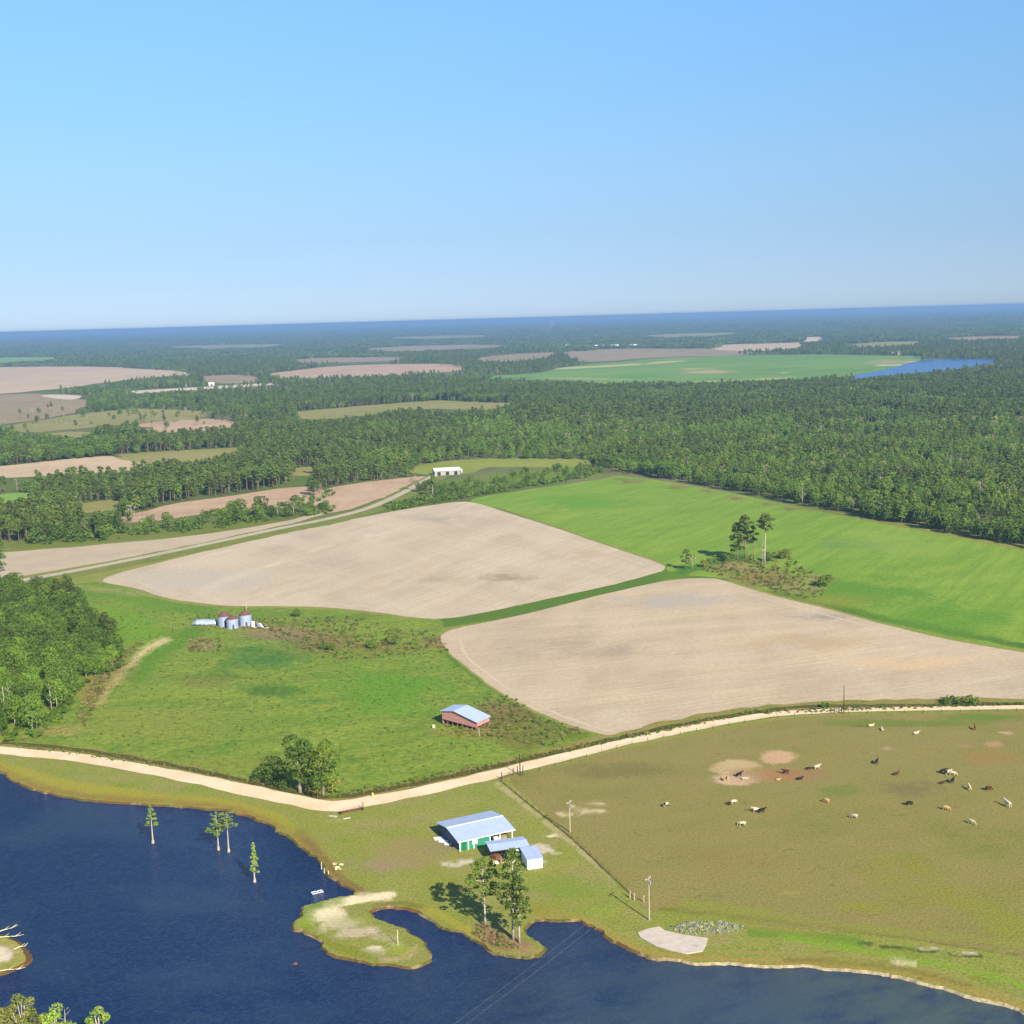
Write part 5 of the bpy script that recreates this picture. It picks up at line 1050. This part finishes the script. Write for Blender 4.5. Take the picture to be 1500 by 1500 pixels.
# ---- utility poles and their wires
def upole(px, h, label, arm=True, az_=0.6, r_=.13, mat=WOODP):
    p = at(*px); e = empty('utility_pole', (p[0], p[1], 0), az_); tag(e, label, 'pole')
    MB().tube([(0, 0, -.5), (0, 0, h*.5), (0, 0, h)], [r_*1.2, r_, r_*.75], 7).build('shaft', mat, e)
    if arm:
        m = MB(); m.box((0, .12, h-.5), (1.9, .1, .12)); m.build('crossarm', mat, e)
        for x in (-.85, .85): m = MB(); m.tube([(x, .12, h-.44), (x, .12, h-.25)], .05, 5); m.build('insulator', WHITE, e)
        m = MB(); m.tube([(0, -.32, h-1.6), (0, -.32, h-.9)], .18, 8); m.build('transformer', GALV_OLD, e)
    return e, Vector((p[0], p[1], h))
u1, T1 = upole((951, 1348), 9.3, 'tall pale pole on the bank beside the concrete pad', True, .9)
u2, T2 = upole((835, 1219), 7.8, 'pale pole by the fence line among the pale sandy streaks', True, .9)
u3, T3 = upole((762, 1136), 6.0, 'pole beside the sandy road at the pasture gate', False, mat=DARKW)
u4, T4 = upole((361, 893), 7.6, 'slim pole behind the tallest grain bin', False)
u5, T5 = upole((1236, 1045), 8.6, 'dark pole between the sandy road and the warm tilled field', False, mat=DARKW)
for i, (x, y, h) in enumerate([(206, 771, 9), (283 if 0 else 850/3, 722, 9)]): upole((x, y), h, ['slim pale pole before the trees at the far left roadside', 'slim pale pole in the hedgerow gap by the distant pink soil'][i], False)
pb = G(430, 1672, 9.0); ub = empty('utility_pole', (pb[0], pb[1], 0), .9); tag(ub, 'pole on the near shore below the picture', 'pole'); MB().tube([(0, 0, -.5), (0, 0, 9.3)], [.16, .11], 7).build('shaft', WOODP, ub)
WIRE = plain('wire', A(150, 156, 160, .8), .5)
def wire(a, b, off, label, grp, sag=.6):
    pts = []
    for i in range(15):
        t = i/14; pts.append(a.lerp(b, t)+Vector((off[0], off[1], -sag*4*t*(1-t))))
    tag(MB().tube(pts, .008, 4).build('power_wire', WIRE), label, 'wire', grp)
TB = Vector((pb[0], pb[1], 9.0)); dirw = (TB-T1).normalized(); pn = Vector((-dirw.y, dirw.x))
for k in (-.85, .85):
    wire(T1-Vector((0, 0, .25)), TB-Vector((0, 0, .25)), (pn.x*k, pn.y*k), 'thin power wire over the pond, '+('left' if k < 0 else 'right')+' of the pair', 'power wires', 1.0)
    wire(T1-Vector((0, 0, .25)), T2-Vector((0, 0, .25)), (pn.x*k*.9, pn.y*k*.9), 'thin power wire along the fence between the two pale poles, '+('left' if k < 0 else 'right')+' one', 'power wires', .5)

# ---- fences
def fence(name, pxs, step, label, h=1.15, mat=WOOD, wires=3, r_=.06):
    c = smooth(GP(pxs), 6, False); pts = [c[0]]; acc = 0
    for a, b in zip(c, c[1:]):
        d = np.linalg.norm(b-a)
        while acc+d >= step:
            t = (step-acc)/d; a = a+(b-a)*t; pts.append(a); d = np.linalg.norm(b-a); acc = 0
        acc += d
    e = empty(name, (pts[0][0], pts[0][1], 0)); tag(e, label, 'fence'); o = np.array([pts[0][0], pts[0][1]])
    pm = MB().tube([(0, 0, -.2), (0, 0, h)], [r_*1.1, r_], 5).mesh('post', mat)
    for p in pts: link('post', pm, None, e, (p[0]-o[0], p[1]-o[1], 0))
    for k in range(wires):
        z = h*(.35+.3*k); MB().tube([(p[0]-o[0], p[1]-o[1], z) for p in pts], .012, 3, False).build('strand', RUST, e)
fence('wire_fence', [(733, 1144), (780, 1183), (835, 1227), (885, 1274), (921, 1310)], 3.5, 'wire fence running from the road gate down past the sheds', 1.2, RUST)
fence('wire_fence', [(766, 1137), (850, 1112), (940, 1087), (1040, 1068), (1130, 1053), (1200, 1047), (1300, 1045), (1420, 1043), (1520, 1042)], 5.5, 'wire fence between the sandy road and the cow pasture', 1.1, DARKW)
# gate frames at the road
gp, ga, gl = frame2((735, 1142), (752, 1136)); ge = empty('pipe_gate', (gp[0], gp[1], 0), ga); tag(ge, 'brown pipe gate across the track by the road pole', 'gate')
for x in (0, gl): MB().tube([(x, 0, -.2), (x, 0, 2.0)], .12, 6).build('gate_post', DARKW, ge)
for k in range(4): MB().tube([(0.15, 0, .3+.3*k), (gl-.15, 0, .3+.3*k)], .035, 5).build('rail', RUST, ge)
for i, (x, y) in enumerate([(758, 1134), (766, 1134), (1222, 1045), (1229, 1044), (1233, 1045)]): post((x, y), 2.2, ['stout dark post at the road side left of the pasture pole', 'stout dark post right of the pasture pole', 'left of three dark posts by the lone roadside pole', 'middle of three dark posts by the lone roadside pole', 'dark post touching the lone roadside pole'][i], 'dark roadside posts', .12, DARKW)
tag(MB().tube([(0, 0, -.1), (0, 0, .9)], [.25, .2], 8).tube([(0, 0, .9), (0, 0, 1.1)], [.3, .1], 8).build('marker_post', plain('yellow marker', A(226, 206, 100, .8)), loc=at(546, 1167)), 'small yellow marker beside the sandy road above the rusty rake', 'marker')
for i, (x, y) in enumerate([(1273 if 0 else 800, 1120), (808, 1112)]): pass
fence('wire_fence', [(150, 1103), (250, 1123), (350, 1144), (440, 1163), (478, 1169), (540, 1163), (620, 1148), (700, 1130), (800, 1108), (900, 1085)], 6, 'old wire fence along the ditch on the green pasture side', 1.0, WOOD, 2, .05)

# ---- the white roofed shed beyond, and the far farm buildings
def shed(px0, px1, depth, h, hr, name, label, roof=WHITE, wall=WHITE, cat='building', doors=3, grp=None):
    p, a, l = frame2(px0, px1); e = empty(name, (p[0], p[1], 0), a); tag(e, label, cat, grp)
    m = MB(); m.prism([(0, 0), (l, 0), (l, depth), (0, depth)], 0, h); m.build('walls', wall, e)
    m = MB(); o_ = .5; roofslab(m, [(-o_, -o_, h-.05), (l+o_, -o_, h-.05), (l+o_, depth/2, h+hr), (-o_, depth/2, h+hr)], .15); m.build('roof', roof, e)
    m = MB(); roofslab(m, [(-o_, depth/2, h+hr+.004), (l+o_, depth/2, h+hr+.004), (l+o_, depth+o_, h-.05), (-o_, depth+o_, h-.05)], .15); m.build('roof', roof, e)
    for k in range(doors): m = MB(); m.box((l*(k+.5)/doors, -.04, h*.4), (l/doors*.4, .06, h*.75)); m.build('door', DARKW, e)
shed((637, 697), (674, 695), 11, 3.6, 1.6, 'white_roofed_shed', 'large white roofed shed at the end of the paved road', GALV_OLD if 0 else WHITE, plain('grey siding', A(190, 190, 188)))
shed((672, 693), (677, 692), 3, 2.4, .3, 'storage_trailer', 'small white trailer at the right end of the white roofed shed', cat='trailer', doors=1)
for i, (a, b) in enumerate([((842, 510), (862, 509.6)), ((864, 509.8), (886, 509.2)), ((888, 509.4), (908, 508.8)), ((910, 509), (934, 508.4)), ((830, 509), (840, 508.6))]):
    shed(a, b, 26, 6.5, 4, 'poultry_house', 'distant long white farm shed, %s of the row before the blue woods' % ('second', 'third', 'fourth', 'last', 'first')[i], doors=2, grp='distant white farm sheds')
shed((1306, 521), (1316, 521), 14, 6, 4, 'farmhouse', 'distant pinkish farmhouse at the wood edge behind the green crop', plain('house roof', A(200, 180, 176)), plain('pink wall', A(220, 190, 180)), doors=2)
shed((272, 566), (280, 565.6), 8, 4, 2, 'distant_barn', 'distant white barn along the pale road, left one', doors=1); shed((306, 565), (314, 564.6), 8, 4, 2, 'distant_barn', 'distant white barn along the pale road, right one', doors=1)
shed((113, 668), (121, 667.6), 8, 4, 2, 'distant_shed', 'small white shed among the trees above the pinkish left field', doors=1)
# far scattered roofs in the woods and the smoke
for i, (x, y) in enumerate([(497, 493), (1358, 489), (1420, 488), (445, 493)]):
    shed((x, y), (x+7, y), 30, 7, 3, 'distant_roof', ['far white roof in the woods at the left of the smoke', 'far white roof in the woods right of centre', 'far white roof in the woods near the right edge', 'far pale roof left of the white one beyond the left fields'][i], doors=0)
g = G(800, 491); m = MB(); pts = []; rad = []
for k in range(6): t = k/5; pts.append((t*46, 0, 3+t*85)); rad.append(8+18*t)
m.tube(pts, rad, 12); sm = m.build('smoke_plume', None, loc=(g[0], g[1], 0)); sm.scale = (1, 1, 1)
mm = bpy.data.materials.new('smoke'); mm.use_nodes = True; mm.node_tree.nodes.clear(); o_ = mm.node_tree.nodes.new('ShaderNodeOutputMaterial'); q_ = mm.node_tree.nodes.new('ShaderNodeVolumePrincipled')
q_.inputs['Density'].default_value = .003; q_.inputs['Color'].default_value = (.97, .98, 1, 1); mm.node_tree.links.new(q_.outputs[0], o_.inputs['Volume']); sm.data.materials.append(mm); tag(sm, 'thin pale smoke plume rising from the far woods', 'smoke', kind='stuff')

# ---- cattle
def cow_mesh(pose, seed=0):
    """one continuous skinned body"""
    V_, E_, Rr = [], [], []
    def v(x, y, z, r_): V_.append((x, y, z)); Rr.append(r_); return len(V_)-1
    def e(a, b): E_.append((a, b))
    dz = -.62 if pose == 'lying' else 0
    pel = v(-.62, 0, 1.05+dz, .30); mid = v(-.1, 0, 1.0+dz, .36); sh = v(.45, 0, 1.05+dz, .30); e(pel, mid); e(mid, sh)
    rump = v(-.85, 0, 1.1+dz, .2); e(pel, rump); tl = v(-.98, 0, .95+dz, .04); e(rump, tl); t2 = v(-1.0, 0, .55+dz*.6, .03); e(tl, t2)
    if pose == 'graze': n1 = v(.8, 0, .92, .17); n2 = v(1.02, 0, .55, .12); h1 = v(1.12, 0, .32, .13); h2 = v(1.2, 0, .1, .07)
    else: n1 = v(.78, 0, 1.25+dz, .17); n2 = v(.98, 0, 1.42+dz, .13); h1 = v(1.14, 0, 1.42+dz, .14); h2 = v(1.42, 0, 1.25+dz, .08)
    e(sh, n1); e(n1, n2); e(n2, h1); e(h1, h2)
    for s_ in (-1, 1):
        ear = v(h1 and V_[h1][0]-.03, s_*.22, V_[h1][2]+.06, .04); e(h1, ear)
        if pose == 'lying':
            a = v(-.6, s_*.3, .25, .14); b = v(-.2, s_*.42, .12, .09); e(pel, a); e(a, b); c_ = v(.5, s_*.26, .25, .11); d_ = v(.85, s_*.3, .1, .06); e(sh, c_); e(c_, d_)
        else:
            a = v(-.66, s_*.2, .75, .15); b = v(-.74, s_*.21, .42, .075); c_ = v(-.68, s_*.21, .06, .06); e(pel, a); e(a, b); e(b, c_)
            a = v(.46, s_*.18, .7, .12); b = v(.5, s_*.19, .4, .07); c_ = v(.48, s_*.19, .06, .06); e(sh, a); e(a, b); e(b, c_)
    me = bpy.data.meshes.new('cow_skin'); me.from_pydata(V_, E_, []); o = bpy.data.objects.new('cow_skin', me); COL.objects.link(o)
    o.modifiers.new('s', 'SKIN'); sb = o.modifiers.new('u', 'SUBSURF'); sb.levels = 1; sb.render_levels = 1
    for i, r_ in enumerate(Rr): me.skin_vertices[0].data[i].radius = (r_, r_)
    me.skin_vertices[0].data[0].use_root = True
    dg = bpy.context.evaluated_depsgraph_get(); out = bpy.data.meshes.new_from_object(o.evaluated_get(dg)); out.name = 'cow'
    bpy.data.objects.remove(o); out.shade_smooth(); return out
def hide(name, c1, c2=None, th=.5):
    s = NT(name); tc = s.n('ShaderNodeTexCoord').outputs['Object']; c = s.mix(s.noise(3, 3, vec=tc), c1, tuple(x*.8 for x in c1[:3])+(1,))
    if c2: c = s.mix(s.noise(1.3, 2, .5, tc, th, th+.04), c, c2)
    return s.out(c, .8)
HC = {'cream': hide('cream hide', A(220, 208, 178, .7)), 'black': hide('black hide', (.012, .011, .012, 1)), 'brown': hide('dark brown hide', A(84, 52, 38)), 'tan': hide('tan hide', A(190, 152, 106, .9)), 'red': hide('red brown hide', A(150, 84, 56)),
      'grey': hide('grey white hide', A(196, 194, 184, .7)), 'pied': hide('pied hide', A(222, 216, 204, .7), (.015, .013, .013, 1), .48)}
CM = {p: cow_mesh(p) for p in ('stand', 'graze', 'lying')}; HORN = plain('horn', A(226, 216, 196))
COWS = [(1197, 1127, 'cream', 'stand', .3, 'cream cow standing at the right end of the reddish worn ground'), (1184, 1128, 'black', 'graze', 2.8, 'black calf beside the cream cow on the reddish worn ground'), (1171, 1142, 'black', 'lying', .2, 'black cow lying on the reddish worn ground'),
 (1151, 1134, 'brown', 'stand', 3.0, 'dark brown cow between the sandy patches, farther row'), (1140, 1143, 'tan', 'lying', .1, 'tan calf lying just right of the bright sand patch'), (1083, 1138, 'black', 'stand', .4, 'black cow standing behind the pale cow on the sand patch'),
 (1091, 1142, 'grey', 'lying', -.3, 'greyish white cow lying on the sand patch'), (1066, 1141, 'tan', 'lying', 1.2, 'tan calf on the sand patch, right of the red brown one'), (1058, 1143, 'red', 'lying', 2.0, 'red brown calf at the left end of the sand patch'),
 (1075, 1178, 'cream', 'graze', .5, 'small cream cow grazing below the sand patch'), (1067, 1179, 'brown', 'lying', 2.6, 'small dark calf left of the small grazing cream cow'), (1107, 1190, 'cream', 'stand', 3.0, 'cream cow pressed against a black one, lower middle'), (1116, 1191, 'black', 'stand', .1, 'black cow pressed against a cream one, lower middle'),
 (1087, 1210, 'cream', 'graze', 2.9, 'cream cow grazing, nearest to the pond'), (1210, 1176, 'tan', 'graze', 2.4, 'tan cow grazing alone right of the black and cream pair'), (1251, 1199, 'grey', 'graze', 2.6, 'grey cow grazing alone in the middle of the pasture'),
 (976, 1182, 'pied', 'graze', .6, 'black and white cow alone at the far left of the pasture'), (1276, 1064, 'cream', 'lying', .2, 'white cow lying near the road, leftmost of three'), (1292, 1070, 'cream', 'lying', 1.4, 'white cow lying near the road, second of three'), (1342, 1075, 'cream', 'lying', .3, 'white cow lying near the road, third of three'),
 (1428, 1069, 'red', 'stand', 1.3, 'red brown cow alone near the road at the right'), (1284, 1119, 'black', 'stand', .9, 'black cow alone below the small sandy patch'), (1312, 1135, 'brown', 'lying', .4, 'brown cow lying right of the lone black cow'),
 (1382, 1133, 'black', 'stand', .2, 'black cow at the head of the right hand group'), (1389, 1135, 'pied', 'stand', .3, 'black and white cow in the middle of the right hand group'), (1396, 1136, 'cream', 'graze', -.5, 'cream cow at the right of the black pair'), (1395, 1147, 'black', 'stand', .8, 'black cow just below the black and cream group'),
 (1381, 1149, 'brown', 'stand', .2, 'small dark brown calf left of the lower black cow'), (1420, 1157, 'cream', 'stand', 1.5, 'white cow seen end on, right of the dark group'), (1448, 1158, 'brown', 'graze', .2, 'brown cow grazing right of the white end on cow'), (1476, 1182, 'cream', 'stand', 1.9, 'largest white cow near the right edge of the picture'),
 (1332, 1180, 'black', 'graze', .3, 'dark cow grazing alone in the right middle'), (1386, 1187, 'tan', 'graze', -.5, 'tan cow grazing below the dark group'), (1423, 1207, 'grey', 'graze', -.8, 'pale grey cow farthest down on the right')]
cmesh = {}
for x, y, c, p_, rz, lb in COWS:
    if (c, p_) not in cmesh: me = CM[p_].copy(); me.materials.clear(); me.materials.append(HC[c]); cmesh[(c, p_)] = me
    sc = 1.2 if 'largest' in lb else (.68 if 'calf' in lb else .95)
    o = link('cow', cmesh[(c, p_)], loc=at(x, y)); o.rotation_euler = (0, 0, rz); o.scale = (sc,)*3; tag(o, lb, 'cow', 'cattle in the grazing pasture')
